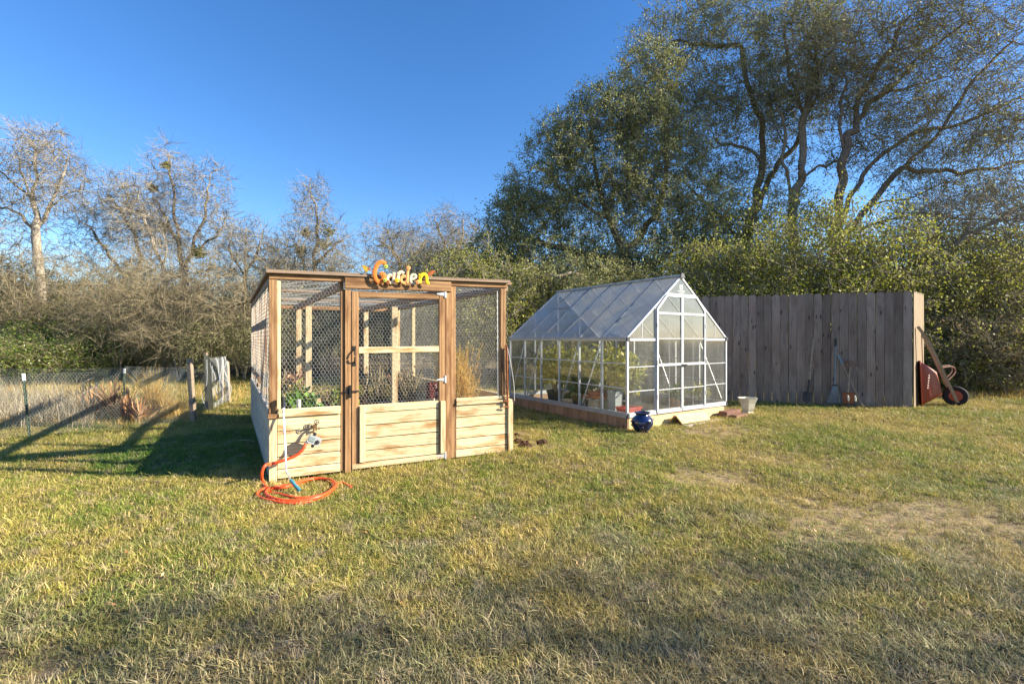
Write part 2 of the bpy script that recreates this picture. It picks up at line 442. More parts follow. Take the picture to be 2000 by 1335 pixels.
# ================================================================== the setting
# bare soil patches: centre and radii (m), from the photograph's ground plane
PATCH = [(gp(1385, 930), 0.52, 0.36, 0.92), (gp(1740, 1010), 0.95, 0.50, 0.9), (gp(1640, 1040), 0.5, 0.22, 0.75), (gp(1850, 985), 0.5, 0.25, 0.75), (gp(1400, 838), 0.75, 0.45, 0.75), (gp(1330, 826), 0.7, 0.3, 0.7),
         (gp(1900, 1075), 0.5, 0.2, 0.6), (gp(1600, 890), 0.6, 0.3, 0.35), (gp(30, 1300), 0.28, 0.12, 0.8), (gp(1030, 868), 0.30, 0.38, 0.8),
         (gp(1010, 850), 0.2, 0.4, 0.7)]
def bare(x, y):
    x = np.asarray(x, float); y = np.asarray(y, float)
    b = np.zeros_like(x)
    wob = 0.30 * np.sin(x * 5.1 + 1.3 * y) + 0.26 * np.sin(y * 8.7 - x * 3.2 + 1) + 0.26 * np.sin(x * 13 + y * 11) + 0.22 * np.sin(x * 23 - y * 29) + 0.18 * np.sin(x * 41 + y * 37)
    for c, rx, ry, s in PATCH:
        d = np.sqrt(((x - c[0]) / rx) ** 2 + ((y - c[1]) / ry) ** 2) + wob * 0.5
        b = np.maximum(b, s * np.clip((1.25 - d) / 0.5, 0, 1))
    return b

def ground():
    xs = np.unique(np.round(np.concatenate([np.linspace(-260, -20, 14), np.arange(-20, 20.01, 0.2), np.linspace(20, 260, 14)]), 4))
    ys = np.unique(np.round(np.concatenate([np.linspace(-60, -4, 8), np.arange(-4, 16.01, 0.2), np.linspace(16, 460, 16)]), 4))
    X, Y = np.meshgrid(xs, ys)
    Z = gz(X, Y)
    Z = np.where((np.abs(X) < 20) & (Y < 16) & (Y > -4), Z, -0.012) - 0.02 * bare(X, Y)
    n, k = X.shape
    v = np.stack([X, Y, Z], -1).reshape(-1, 3)
    i = np.arange((n - 1) * (k - 1)); r, c = i // (k - 1), i % (k - 1)
    a = r * k + c
    me = np_mesh('ground', v, np.stack([a, a + 1, a + k + 1, a + k], 1), smooth=True)
    at = me.attributes.new('bare', 'FLOAT', 'POINT')
    at.data.foreach_set('value', bare(v[:, 0], v[:, 1]).astype(np.float32))
    m, nt, b = newmat('lawn_soil', 0.95, 0.1)
    g = nd(nt, 'NewGeometry'); p = g.outputs['Position']
    n1 = noise(nt, p, 1.1, 4); n2 = noise(nt, p, 26, 5, 0.7); n3 = noise(nt, p, 120, 3, 0.7)
    c = mixc(nt, ramp(nt, n1, [(0.35, 0.0), (0.65, 1.0)]), (0.15, 0.12, 0.066), (0.24, 0.18, 0.115))
    c = mixc(nt, ramp(nt, n2, [(0.4, 0.0), (0.75, 0.8)]), c, (0.10, 0.075, 0.042))
    ab = nd(nt, 'Attribute', {'attribute_name': 'bare'}).outputs['Fac']
    soil = mixc(nt, ramp(nt, n2, [(0.35, 0.0), (0.7, 1.0)]), (0.46, 0.34, 0.19), (0.34, 0.245, 0.135))
    c = mixc(nt, ab, c, soil)
    c = mixc(nt, ramp(nt, n3, [(0.45, 0.0), (0.8, 0.5)]), c, (0.09, 0.07, 0.04))
    nt.links.new(c, b.inputs['Base Color'])
    bump(nt, b, mth(nt, 'ADD', n2, mth(nt, 'MULTIPLY', n3, 0.5)), 0.03, 0.8)
    o = link('ground', me, m)
    o['kind'] = 'structure'
    o['label'] = 'dry lawn soil running back under the trees'
ground()

def blades(rng, base, h, w, lean=0.35, K=4, spread=None):
    "curved tapering blades: base (N,3), heights (N,)"
    N = len(base)
    h = np.broadcast_to(h, (N,)); w = np.broadcast_to(w, (N,))
    az = rng.uniform(0, 2 * np.pi, N)
    d = np.stack([np.cos(az), np.sin(az), np.zeros(N)], 1)
    s = np.stack([-np.sin(az), np.cos(az), np.zeros(N)], 1)
    fz_ = rng.uniform(-0.6, 0.6, (N, 1)); s = unit(s + d * fz_)
    ln = np.minimum(np.abs(rng.normal(0, lean, N)), 2.2) + 0.08
    v = []
    for k in range(K):
        t = k / (K - 1)
        c = base + d * (ln * h * (0.4 * t + 0.6 * t * t))[:, None] + np.array((0, 0, 1.0)) * (h * (t - 0.32 * np.minimum(ln, 2.3) * t * t))[:, None]
        ww = (w * (1 - t ** 1.6) + 0.0004)[:, None]
        v.append(c - s * ww / 2); v.append(c + s * ww / 2)
    v = np.stack(v, 1).reshape(-1, 3)
    b = np.arange(N)[:, None] * 2 * K
    q = np.concatenate([b + np.array([[2 * k, 2 * k + 1, 2 * k + 3, 2 * k + 2]]) for k in range(K - 1)], 0)
    return v, q

# ------------------------------------------------------------------ lawn grass (instanced tufts)
def grass_material():
    m, nt, b = newmat('lawn_grass', 0.55, 0.25)
    g = nd(nt, 'NewGeometry'); p = g.outputs['Position']; r = g.outputs['Random Per Island']
    oi = nd(nt, 'ObjectInfo')
    big = noise(nt, p, 0.55, 4, 0.6); mid = noise(nt, p, 2.3, 4, 0.65)
    t = mth(nt, 'ADD', mth(nt, 'MULTIPLY', big, 0.55), mth(nt, 'MULTIPLY', mid, 0.45))
    c = mixc(nt, ramp(nt, t, [(0.43, 0.0), (0.57, 1.0)]), (0.190, 0.255, 0.032), (0.40, 0.34, 0.075))
    # rounded patch left of the pen mixed to a darker, deeper green
    sep = nd(nt, 'SeparateXYZ', Vector=p)
    dx = mth(nt, 'DIVIDE', mth(nt, 'ADD', sep.outputs[0], 3.7), 1.5); dy = mth(nt, 'DIVIDE', mth(nt, 'SUBTRACT', sep.outputs[1], 6.0), 1.5)
    dd = mth(nt, 'ADD', mth(nt, 'MULTIPLY', dx, dx), mth(nt, 'MULTIPLY', dy, dy))
    green_patch = ramp(nt, mth(nt, 'ADD', dd, mth(nt, 'SUBTRACT', mid, 0.5)), [(0.55, 1.0), (1.0, 0.0)])
    c = mixc(nt, mth(nt, 'MULTIPLY', green_patch, 0.85), c, (0.07, 0.185, 0.022))
    dry = ramp(nt, mth(nt, 'ADD', r, mth(nt, 'MULTIPLY', mth(nt, 'SUBTRACT', t, 0.5), 1.6)), [(0.48, 0.0), (0.72, 1.0)])
    c = mixc(nt, mth(nt, 'MULTIPLY', dry, mth(nt, 'SUBTRACT', 1.0, mth(nt, 'MULTIPLY', green_patch, 0.7))), c, (0.58, 0.44, 0.17))
    c = mixc(nt, mth(nt, 'MULTIPLY', ramp(nt, noise(nt, p, 7.0, 3, 0.6), [(0.54, 0.0), (0.68, 1.0)]), 0.8), c, (0.46, 0.36, 0.225))
    # turf colour turns greyish brown towards the near side of the yard
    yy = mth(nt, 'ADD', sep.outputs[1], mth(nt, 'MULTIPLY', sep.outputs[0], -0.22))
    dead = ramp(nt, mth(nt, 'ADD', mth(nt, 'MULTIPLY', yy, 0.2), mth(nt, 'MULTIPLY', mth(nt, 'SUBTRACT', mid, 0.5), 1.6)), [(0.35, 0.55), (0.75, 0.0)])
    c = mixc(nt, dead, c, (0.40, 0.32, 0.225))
    c = nd(nt, 'HueSaturation', Color=c, Value=mth(nt, 'ADD', mth(nt, 'MULTIPLY', oi.outputs['Random'], 0.7), 0.62)).outputs[0]
    nt.links.new(c, b.inputs['Base Color'])
    tl = nd(nt, 'BsdfTranslucent', Color=c)
    mx = nd(nt, 'MixShader', i0=0.28, i1=b.outputs[0], i2=tl.outputs[0])
    nt.links.new(mx.outputs[0], nt.nodes['Material Output'].inputs[0])
    return m
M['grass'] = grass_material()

def scatter(name, label, cat, pts, rot, scl, protos, m):
    "one object whose points carry instances of a few tufts"
    pc = bpy.data.collections.new(name + '_tufts')
    for me in protos:
        o = bpy.data.objects.new(name + '_tuft', me); pc.objects.link(o)
    me = bpy.data.meshes.new(name)
    me.vertices.add(len(pts)); me.vertices.foreach_set('co', np.asarray(pts, np.float32).ravel())
    a = me.attributes.new('rot', 'FLOAT_VECTOR', 'POINT'); a.data.foreach_set('vector', np.asarray(rot, np.float32).ravel())
    a = me.attributes.new('scl', 'FLOAT', 'POINT'); a.data.foreach_set('value', np.asarray(scl, np.float32))
    o = link(name, me, m)
    o['kind'] = 'stuff'; o['label'] = label; o['category'] = cat
    ng = bpy.data.node_groups.new(name, 'GeometryNodeTree')
    ng.interface.new_socket('Geometry', in_out='INPUT', socket_type='NodeSocketGeometry')
    ng.interface.new_socket('Geometry', in_out='OUTPUT', socket_type='NodeSocketGeometry')
    N = ng.nodes; L = ng.links
    gi, go = N.new('NodeGroupInput'), N.new('NodeGroupOutput')
    ci = N.new('GeometryNodeCollectionInfo'); ci.inputs[0].default_value = pc; ci.inputs[1].default_value = True; ci.inputs[2].default_value = True
    ip = N.new('GeometryNodeInstanceOnPoints'); ip.inputs['Pick Instance'].default_value = True
    ra = N.new('GeometryNodeInputNamedAttribute'); ra.data_type = 'FLOAT_VECTOR'; ra.inputs[0].default_value = 'rot'
    sa = N.new('GeometryNodeInputNamedAttribute'); sa.data_type = 'FLOAT'; sa.inputs[0].default_value = 'scl'
    rv = N.new('FunctionNodeRandomValue'); rv.data_type = 'INT'; rv.inputs[4].default_value = 0; rv.inputs[5].default_value = len(protos) - 1
    L.new(gi.outputs[0], ip.inputs['Points']); L.new(ci.outputs[0], ip.inputs['Instance']); L.new(rv.outputs[2], ip.inputs['Instance Index'])
    L.new(ra.outputs[0], ip.inputs['Rotation']); L.new(sa.outputs[0], ip.inputs['Scale']); L.new(ip.outputs[0], go.inputs[0])
    md = o.modifiers.new('scatter', 'NODES'); md.node_group = ng
    return o

# frames of the garden pen and the greenhouse (also keep grass out of them)
FL, FR = gp(525, 937)[:2], gp(1000, 880)[:2]
PW = float(np.linalg.norm(FR - FL)); EU = (FR - FL) / PW
EV = unit(np.array((-0.515, 0.857))); PL = 4.54
GO = gp(1225, 838)[:2]; TH = math.atan2(F, 1400.0)
GX = np.array((math.cos(TH), math.sin(TH))); GY = np.array((-math.sin(TH), math.cos(TH))); GW, GL = 2.56, 3.27
def inside(P, O, a, b, la, lb, mg=0.0):
    Mi = np.linalg.inv(np.stack([a, b], 1)); uv = (P - O) @ Mi.T
    return (uv[:, 0] > -mg) & (uv[:, 0] < la + mg) & (uv[:, 1] > -mg) & (uv[:, 1] < lb + mg)

def lawn():
    rng = np.random.default_rng(5)
    protos = []
    for k in range(8):
        n = 16
        base = np.concatenate([rng.normal(0, 0.022, (n, 2)), np.zeros((n, 1))], 1)
        if k < 5: v, q = blades(rng, base, rng.uniform(0.015, 0.042, n), rng.uniform(0.0028, 0.005, n), 1.05, 4)
        else: v, q = blades(rng, base, rng.uniform(0.025, 0.055, n), rng.uniform(0.003, 0.005, n), 2.4, 4)     # flattened thatch
        me = np_mesh('grass_tuft', v, q); me.materials.append(M['grass']); protos.append(me)
    P, S = [], []
    for y0, y1, dens, sc in ((1.5, 3.2, 1800, 1.0), (3.2, 5.0, 1300, 1.02), (5.0, 8.0, 800, 1.12), (8.0, 12.5, 460, 1.35), (12.5, 17, 110, 2.0)):
        xm = 1.16 * y1 + 0.6
        n = int(dens * (y1 - y0) * 2 * xm)
        p = np.stack([rng.uniform(-xm, xm, n), rng.uniform(y0, y1, n)], 1)
        p = p[np.abs(p[:, 0]) < 1.12 * p[:, 1] + 0.5]
        P.append(p); S.append(np.full(len(p), sc))
    P = np.concatenate(P); S = np.concatenate(S)
    keep = ~inside(P, FL, EU, EV, PW, PL, 0.0) & ~inside(P, GO, GX, GY, GW, GL, 0.0)
    keep &= rng.uniform(0, 1, len(P)) > bare(P[:, 0], P[:, 1]) * (0.72 + 0.26 * np.sin(P[:, 0] * 17 + 3 * np.sin(P[:, 1] * 9)) * np.sin(P[:, 1] * 21 + 2 * np.sin(P[:, 0] * 7)))
    thin = 0.5 + 0.5 * np.sin(P[:, 0] * 2.1 + 1.7 * np.sin(P[:, 1] * 1.3)) * np.sin(P[:, 1] * 2.7 + 1.1 * np.sin(P[:, 0] * 1.9))
    keep &= rng.uniform(0, 1, len(P)) > 0.35 * np.clip(thin - 0.5, 0, 1) * 2
    P, S = P[keep], S[keep]
    S = S * rng.uniform(0.7, 1.25, len(S)) * (1 - 0.35 * bare(P[:, 0], P[:, 1]))
    pts = np.column_stack([P, gz(P[:, 0], P[:, 1]) - 0.004])
    rot = np.column_stack([rng.normal(0, 0.25, len(P)), rng.normal(0, 0.25, len(P)), rng.uniform(0, 6.28, len(P))])
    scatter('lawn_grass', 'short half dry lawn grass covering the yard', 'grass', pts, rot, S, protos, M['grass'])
lawn()

# ------------------------------------------------------------------ trees: minimum-spanning-tree limbs through the crown's volume
def ellipsoid(rng, c, r, n, shell=2.2):
    d = unit(rng.normal(0, 1, (n, 3))); k = rng.uniform(0, 1, (n, 1)) ** (1 / shell)
    return np.asarray(c) + d * k * np.asarray(r)

def skeleton(rng, chains, pts, bf=0.35, jit=0.08):
    pos, par, plen = [], [], []
    for ch in chains:
        ch = np.asarray(ch, float)
        if not pos: last = -1
        else:
            A = np.array(pos); last = int(np.argmin(((A - ch[0]) ** 2).sum(1))); ch = ch[1:]
        for p in ch:
            pl = 0 if last < 0 else plen[last] + np.linalg.norm(p - pos[last])
            pos.append(p); par.append(last); plen.append(pl * 0.6); last = len(pos) - 1
    n0 = len(pos); pts = np.asarray(pts); m = len(pts)
    P = np.vstack([np.array(pos), pts]); par = np.concatenate([np.array(par), np.full(m, -1)]).astype(int)
    pl = np.concatenate([np.array(plen), np.zeros(m)])
    A = P[:n0]
    D = np.linalg.norm(pts[:, None] - A[None], axis=2) ** 1.15 + bf * pl[None, :n0]
    D[:, 0] += 2.0
    best = D.min(1); bp = D.argmin(1)
    free = np.ones(m, bool)
    order = []
    for _ in range(m):
        i = int(np.argmin(np.where(free, best, 1e9)))
        free[i] = False; par[n0 + i] = bp[i]; order.append(n0 + i)
        pl[n0 + i] = pl[bp[i]] + np.linalg.norm(P[n0 + i] - P[bp[i]])
        c = np.linalg.norm(pts - pts[i], axis=1) ** 1.15 + bf * pl[n0 + i]
        b = free & (c < best)
        best[b] = c[b]; bp[b] = n0 + i
    P[n0:] += rng.normal(0, jit, (m, 3))
    cnt = np.ones(len(P)); seq = list(range(n0)) + order
    for i in reversed(seq):
        if par[i] >= 0: cnt[par[i]] += cnt[i]
    return P, par, cnt

def tubes(A, B, ta, tb, ra, rb, K, S):
    "hermite tubes, vectorised"
    N = len(A); L = np.linalg.norm(B - A, axis=1, keepdims=True)
    V = np.zeros((N, K, S, 3))
    ref = np.where(np.abs(unit(B - A)[:, 2:3]) < 0.85, np.array([[0, 0, 1.0]]), np.array([[1.0, 0, 0]]))
    a = np.arange(S) / S * 2 * np.pi
    for k in range(K):
        t = k / (K - 1)
        h00, h10, h01, h11 = 2 * t ** 3 - 3 * t * t + 1, t ** 3 - 2 * t * t + t, -2 * t ** 3 + 3 * t * t, t ** 3 - t * t
        p = h00 * A + h10 * ta * L + h01 * B + h11 * tb * L
        e = 1e-3; t2 = min(t + e, 1.0) if k < K - 1 else t
        tg = unit((6 * t * t - 6 * t) * A + (3 * t * t - 4 * t + 1) * ta * L + (-6 * t * t + 6 * t) * B + (3 * t * t - 2 * t) * tb * L)
        u = unit(np.cross(tg, ref)); w = np.cross(u, tg)
        r = (ra * (1 - t) + rb * t)[:, None, None]
        V[:, k] = p[:, None] + r * (np.cos(a)[None, :, None] * u[:, None] + np.sin(a)[None, :, None] * w[:, None])
    b = (np.arange(N) * K * S)[:, None, None]
    kk = np.arange(K - 1)[None, :, None] * S; j = np.arange(S)[None, None, :]; j2 = (j + 1) % S
    q = np.stack([b + kk + j, b + kk + j2, b + kk + S + j2, b + kk + S + j], -1).reshape(-1, 4)
    return V.reshape(-1, 3), q

def tree_parts(rng, P, par, cnt, R0, rmin, pw=0.5, ntwig=4, ltwig=0.45, rtwig=0.006, thick=0.035, droop=0.1):
    "-> (thick limbs MB, thin branches MB, twig tips)"
    r = np.maximum(R0 * (cnt / cnt.max()) ** pw, rmin)
    ch = np.full(len(P), -1); bestc = np.zeros(len(P))
    for i in range(len(P)):
        p = par[i]
        if p >= 0 and cnt[i] > bestc[p]: bestc[p] = cnt[i]; ch[p] = i
    idx = np.where(par >= 0)[0]; pa = par[idx]
    tan = np.zeros_like(P)
    d_in = np.zeros_like(P); d_in[idx] = unit(P[idx] - P[pa])
    d_out = d_in.copy(); h = ch >= 0; d_out[h] = unit(P[ch[h]] - P[h])
    tan = unit(d_in + d_out + 1e-9)
    A, B = P[pa], P[idx]; dr = unit(B - A)
    main = (ch[pa] == idx)[:, None]
    ta = np.where(main, tan[pa], unit(0.45 * tan[pa] + 0.8 * dr + rng.normal(0, 0.15, A.shape))); tb = tan[idx]
    ra = np.where(main[:, 0], r[pa], np.minimum(r[pa] * 0.8, r[idx] * 1.35)); rb = r[idx]
    mb, mt = MB(), MB()
    for lo, hi, K, S, dst in ((0.09, 9, 5, 9, mb), (thick, 0.09, 4, 6, mb), (0.014, thick, 4, 4, mt), (0, 0.014, 3, 3, mt)):
        s = (rb >= lo) & (rb < hi)
        if s.any(): dst.add(*tubes(A[s], B[s], ta[s], tb[s], ra[s], rb[s], K, S))
    tips = np.where((cnt <= 3) & (par >= 0))[0]
    tw_p, tw_d = None, None
    if ntwig:
        i = np.repeat(tips, ntwig); N = len(i)
        k = rng.uniform(0, 1, (N, 1))
        a = P[i] * (1 - k * 0.6) + P[par[i]] * k * 0.6
        d = unit(d_in[i] * 0.9 + rng.normal(0, 0.55, (N, 3)) + np.array((0, 0, 0.15)))
        L = ltwig * rng.uniform(0.5, 1.3, (N, 1))
        b = a + d * L; b[:, 2] -= droop * L[:, 0]
        mt.add(*tubes(a, b, d, unit(d + rng.normal(0, 0.4, d.shape)), np.full(N, rtwig * 1.2), np.full(N, rtwig * 0.5), 3, 3))
        tw_p, tw_d = a, b
    else:
        tw_p, tw_d = P[par[tips]], P[tips]
    return mb, mt, tw_p, tw_d

def leaves_on(rng, a, b, per, size, spread, asp=0.55, upb=0.5):
    i = np.repeat(np.arange(len(a)), per); N = len(i)
    t = rng.uniform(0.15, 1.1, (N, 1))
    p = a[i] * (1 - t) + b[i] * t + rng.normal(0, spread, (N, 3))
    return leaf_quads(rng, p, size * rng.uniform(0.6, 1.35, N), asp, upb)
def leaf_quads(rng, p, s, asp=0.55, upb=0.5):
    N = len(p); s = np.broadcast_to(s, (N,))[:, None]
    d = unit(rng.normal(0, 1, (N, 3))); n = rng.normal(0, 1, (N, 3)) + np.array((0, 0, upb)); sd = unit(np.cross(d, n)); nn = np.cross(sd, d)
    m = p + d * s * 0.5 - nn * s * 0.08
    v = np.stack([p, m + sd * s * asp / 2 + nn * s * 0.1, p + d * s, m - sd * s * asp / 2 + nn * s * 0.1], 1).reshape(-1, 3)
    q = np.arange(N * 4).reshape(-1, 4)
    return v, q

def make_tree(name, label, base, mb, mt, leaf, bark_m, twig_m, leaf_m=None, group=None, cat='tree', extra=None):
    t = thing(name, label, cat, (base[0], base[1], gz(base[0], base[1]) - 0.03 if abs(base[0]) < 20 and base[1] < 16 else 0), group)
    if mb.n: mb.build('trunk' if cat == 'tree' else 'stem', bark_m, t, smooth=True, fix=False)
    if leaf is not None:
        if mt.n: mt.build('branches', twig_m, t, smooth=True, fix=False)
        lb = MB(); lb.add(*leaf); lb.build('crown' if cat == 'tree' else 'foliage', leaf_m, t, fix=False)
    elif mt.n: mt.build('crown' if cat == 'tree' else 'branches', twig_m, t, smooth=True, fix=False)
    if extra is not None:
        for e in extra:
            lb = MB(); lb.add(*e); lb.build('mistletoe', M['mistletoe'], t, fix=False)
    return t

def px_blobs(rng, blobs, Y0):
    out = []
    for bx, by, rx, ry, n, *o in blobs:
        dy = o[0] if o else 0.0; rd = o[1] if len(o) > 1 else rx / F * Y0 * 0.9
        out.append(ellipsoid(rng, px(bx, by, Y0 + dy), (rx / F * Y0, rd, ry / F * Y0), n))
    return np.vstack(out)
def px_chain(rng, pts, Y0, wob=0.0):
    "pixels (+ optional depth offset) at a tree's own depth"
    o = []
    for p in pts:
        o.append(px(p[0], p[1], Y0 + (p[2] if len(p) > 2 else 0)) + (rng.normal(0, wob, 3) if wob else 0))
    return np.array(o)

def ptree(name, label, seed, Y0, chains, blobs, R0, bark_m, twig_m, leaf=None, leaf_m=None, bf=0.35, jit=0.1, ntwig=4, ltwig=0.5, rtwig=0.007, rmin=0.0065, group=None, pw=0.6, spread=1.22, mist=None, wob=0.05, cat='tree', thick=0.035):
    rng = np.random.default_rng(seed)
    ch = [px_chain(rng, c, Y0, 0) for c in chains]
    ch = [smooth_path(c, 3) + (rng.normal(0, wob, (3 * (len(c) - 1) + 1, 3)) if wob else 0) for c in ch]
    ch[0][0][2] = -0.1
    pts = px_blobs(rng, [(b[0], b[1], b[2] * spread, b[3] * spread, int(b[4] * (1.0 if leaf else 1.15)), *b[5:]) for b in blobs], Y0)
    P, par, cnt = skeleton(rng, ch, pts, bf, jit)
    mb, mt, a, b = tree_parts(rng, P, par, cnt, R0, rmin, pw, ntwig, ltwig, rtwig, thick)
    lf = None
    if leaf: lf = leaves_on(rng, a, b, *leaf)
    ex = None
    if mist:
        ex = [leaf_quads(rng, ellipsoid(rng, px(x, y, Y0), (r * 1.4 / F * Y0,) * 3, 170), 0.15, 0.55) for x, y, r in mist]
    return make_tree(name, label, ch[0][0], mb, mt, lf, bark_m, twig_m, leaf_m, group, cat, ex)

# ---- bare winter trees, left and centre
ptree('pale_bare_tree', 'tall bare tree with pale trunk rising behind the wire garden fence', 11, 19,
      [[(72, 735), (80, 620), (75, 520), (76, 440), (60, 390), (45, 335), (25, 290)], [(76, 445), (95, 405), (120, 350), (135, 300)], [(60, 390), (70, 330), (68, 280)], [(75, 470), (40, 420), (0, 405), (-40, 395)], [(78, 510), (110, 485), (122, 478)], [(60, 390), (20, 350), (-30, 320)], [(95, 405), (140, 375), (175, 355)]],
      [(50, 330, 75, 75, 330), (100, 310, 45, 55, 140), (20, 430, 70, 60, 200), (130, 370, 60, 50, 200), (-40, 370, 70, 80, 150), (70, 290, 40, 35, 90)],
      0.15, M['bark_pale'], M['twig_grey'], ntwig=4, ltwig=0.6, rtwig=0.0055)
ptree('forked_bare_tree', 'bare forked tree with mistletoe clumps standing beyond the mesh fence', 12, 21,
      [[(352, 740), (354, 640), (358, 540), (350, 470), (340, 400), (330, 335), (325, 300)], [(358, 545), (375, 490), (400, 420), (405, 370), (410, 335)], [(350, 470), (320, 420), (300, 390)], [(375, 490), (420, 460), (440, 430)]],
      [(325, 350, 38, 62, 260), (405, 385, 42, 70, 260), (300, 430, 40, 50, 150), (430, 450, 35, 45, 130), (355, 450, 50, 50, 150)],
      0.14, M['bark_grey'], M['twig_grey'], ntwig=4, ltwig=0.6, rtwig=0.0055, mist=[(300, 368, 5), (318, 443, 8), (388, 492, 9), (325, 323, 4)])
ptree('slender_bare_tree', 'slender bare tree with a straight stem beside the forked bare tree', 13, 20,
      [[(322, 740), (322, 620), (318, 540), (300, 480), (280, 420)], [(318, 540), (322, 480), (310, 440)]],
      [(280, 440, 50, 70, 260), (310, 470, 40, 50, 120), (255, 400, 40, 60, 170)],
      0.09, M['bark_pale'], M['twig_grey'], ntwig=4, ltwig=0.6, rtwig=0.0055)
ptree('leaning_bare_tree', 'leaning dark bare tree arching over the brush behind the wire fence', 14, 22,
      [[(190, 735), (215, 620), (250, 545), (275, 515), (265, 470), (240, 420), (210, 380)], [(250, 545), (215, 500), (180, 450)], [(275, 515), (285, 470)]],
      [(215, 410, 55, 60, 260), (170, 430, 45, 50, 160), (260, 420, 45, 60, 200), (200, 490, 70, 45, 200)],
      0.11, M['bark_grey'], M['twig_grey'], ntwig=4, ltwig=0.6, rtwig=0.0055)
ptree('upright_bare_tree', 'upright bare tree with mistletoe rising behind the wooden pen roof', 15, 26,
      [[(618, 720), (616, 600), (614, 520), (620, 450), (614, 400), (603, 352)], [(616, 590), (600, 530), (575, 480)], [(614, 520), (640, 490), (665, 470)], [(620, 450), (630, 410), (640, 385)]],
      [(610, 400, 34, 50, 230), (615, 460, 55, 45, 230), (570, 480, 35, 45, 130), (660, 490, 32, 35, 130), (560, 510, 40, 30, 100), (640, 520, 40, 30, 110)],
      0.15, M['bark_grey'], M['twig_grey'], ntwig=4, ltwig=0.65, rtwig=0.006, mist=[(640, 452, 9), (632, 478, 7), (598, 455, 6), (588, 490, 6)])
ptree('round_bare_tree', 'round headed bare tree behind the garden sign', 16, 30,
      [[(800, 720), (795, 600), (785, 530), (770, 490), (755, 455)], [(785, 530), (815, 490), (840, 460)], [(770, 490), (740, 470)]],
      [(755, 465, 48, 36, 260), (800, 470, 45, 40, 220), (780, 505, 60, 28, 180)],
      0.15, M['bark_pale'], M['twig_grey'], ntwig=4, ltwig=0.7, rtwig=0.0065)
ptree('broad_bare_tree', 'broad pale bare tree beside the live oak edge', 17, 32,
      [[(890, 720), (890, 600), (880, 520), (865, 470), (850, 430)], [(880, 520), (900, 470), (905, 430)], [(890, 560), (850, 520)]],
      [(870, 445, 45, 38, 260), (840, 490, 45, 40, 200), (900, 470, 35, 50, 160)],
      0.17, M['bark_pale'], M['twig_grey'], ntwig=4, ltwig=0.7, rtwig=0.0065)
ptree('spindly_bare_tree', 'spindly bare tree between the forked tree and the wooden pen', 18, 24,
      [[(470, 735), (475, 620), (478, 540), (480, 470), (478, 430)], [(478, 540), (450, 490), (440, 460)], [(478, 540), (505, 490), (515, 450)]],
      [(478, 470, 40, 42, 240), (450, 500, 40, 45, 160), (515, 490, 35, 45, 160), (540, 520, 40, 40, 150)],
      0.10, M['bark_grey'], M['twig_grey'], ntwig=4, ltwig=0.6, rtwig=0.006)

# ---- live oaks and their neighbours, right
OAK = dict(bark_m=M['bark_oak'], twig_m=M['twig_grey'], leaf_m=M['oak_leaf'])
ptree('spreading_live_oak', 'dense spreading live oak behind the greenhouse roof', 21, 17,
      [[(1235, 740), (1240, 620), (1232, 545), (1215, 490), (1190, 430), (1165, 340), (1150, 260)], [(1232, 545), (1170, 500), (1110, 490), (1040, 470), (985, 460)], [(1215, 490), (1270, 440), (1300, 360), (1300, 270), (1290, 170)], [(1232, 560), (1300, 500), (1360, 470)], [(1190, 430), (1110, 380), (1060, 330)], [(1235, 570, 0), (1150, 540, -2), (1060, 540, -3)]],
      [(985, 500, 72, 62, 300), (1050, 395, 78, 75, 330), (1100, 290, 72, 62, 300), (1180, 230, 80, 62, 300), (1270, 160, 65, 85, 260), (1160, 360, 110, 80, 380), (1290, 300, 90, 80, 300), (1340, 420, 90, 75, 300), (1080, 510, 110, 60, 360), (1220, 480, 110, 75, 300), (940, 560, 45, 45, 180), (1150, 560, 130, 45, 340, -1), (1230, 380, 90, 80, 300), (1000, 430, 60, 60, 200), (1060, 560, 100, 40, 220, -2), (1250, 250, 80, 70, 220), (1390, 500, 80, 50, 180)],
      0.26, spread=1.05, leaf=(9, 0.075, 0.055), ntwig=5, ltwig=0.5, rtwig=0.006, **OAK)
ptree('leaning_live_oak', 'tall leafy oak with a dark leaning limb above the plank fence', 22, 18.5,
      [[(1440, 745), (1452, 600), (1462, 470), (1478, 400), (1500, 350), (1540, 300), (1570, 250), (1595, 190), (1610, 110)], [(1478, 395), (1485, 320), (1488, 240), (1460, 160), (1440, 90)], [(1488, 310), (1450, 285), (1415, 280)], [(1570, 250), (1560, 190), (1540, 120), (1530, 50)], [(1540, 300), (1510, 230), (1500, 150)], [(1460, 480), (1400, 420), (1350, 370), (1300, 330)], [(1440, 90), (1370, 90), (1310, 80)]],
      [(1320, 70, 75, 55, 240), (1290, 160, 70, 70, 190), (1410, 130, 80, 85, 260), (1480, 40, 90, 75, 280), (1560, 110, 80, 85, 260), (1460, 220, 70, 55, 150), (1600, 190, 75, 60, 190), (1600, 20, 90, 80, 230), (1390, 270, 80, 70, 200), (1540, 230, 60, 50, 130), (1390, 360, 80, 70, 280), (1340, 250, 70, 80, 220), (1420, 430, 70, 50, 200), (1430, 190, 70, 60, 180), (1510, 330, 40, 50, 70), (1380, 40, 70, 60, 170), (1530, 400, 50, 40, 80)],
      0.20, leaf=(6, 0.072, 0.06), ntwig=5, ltwig=0.55, rtwig=0.006, **OAK)
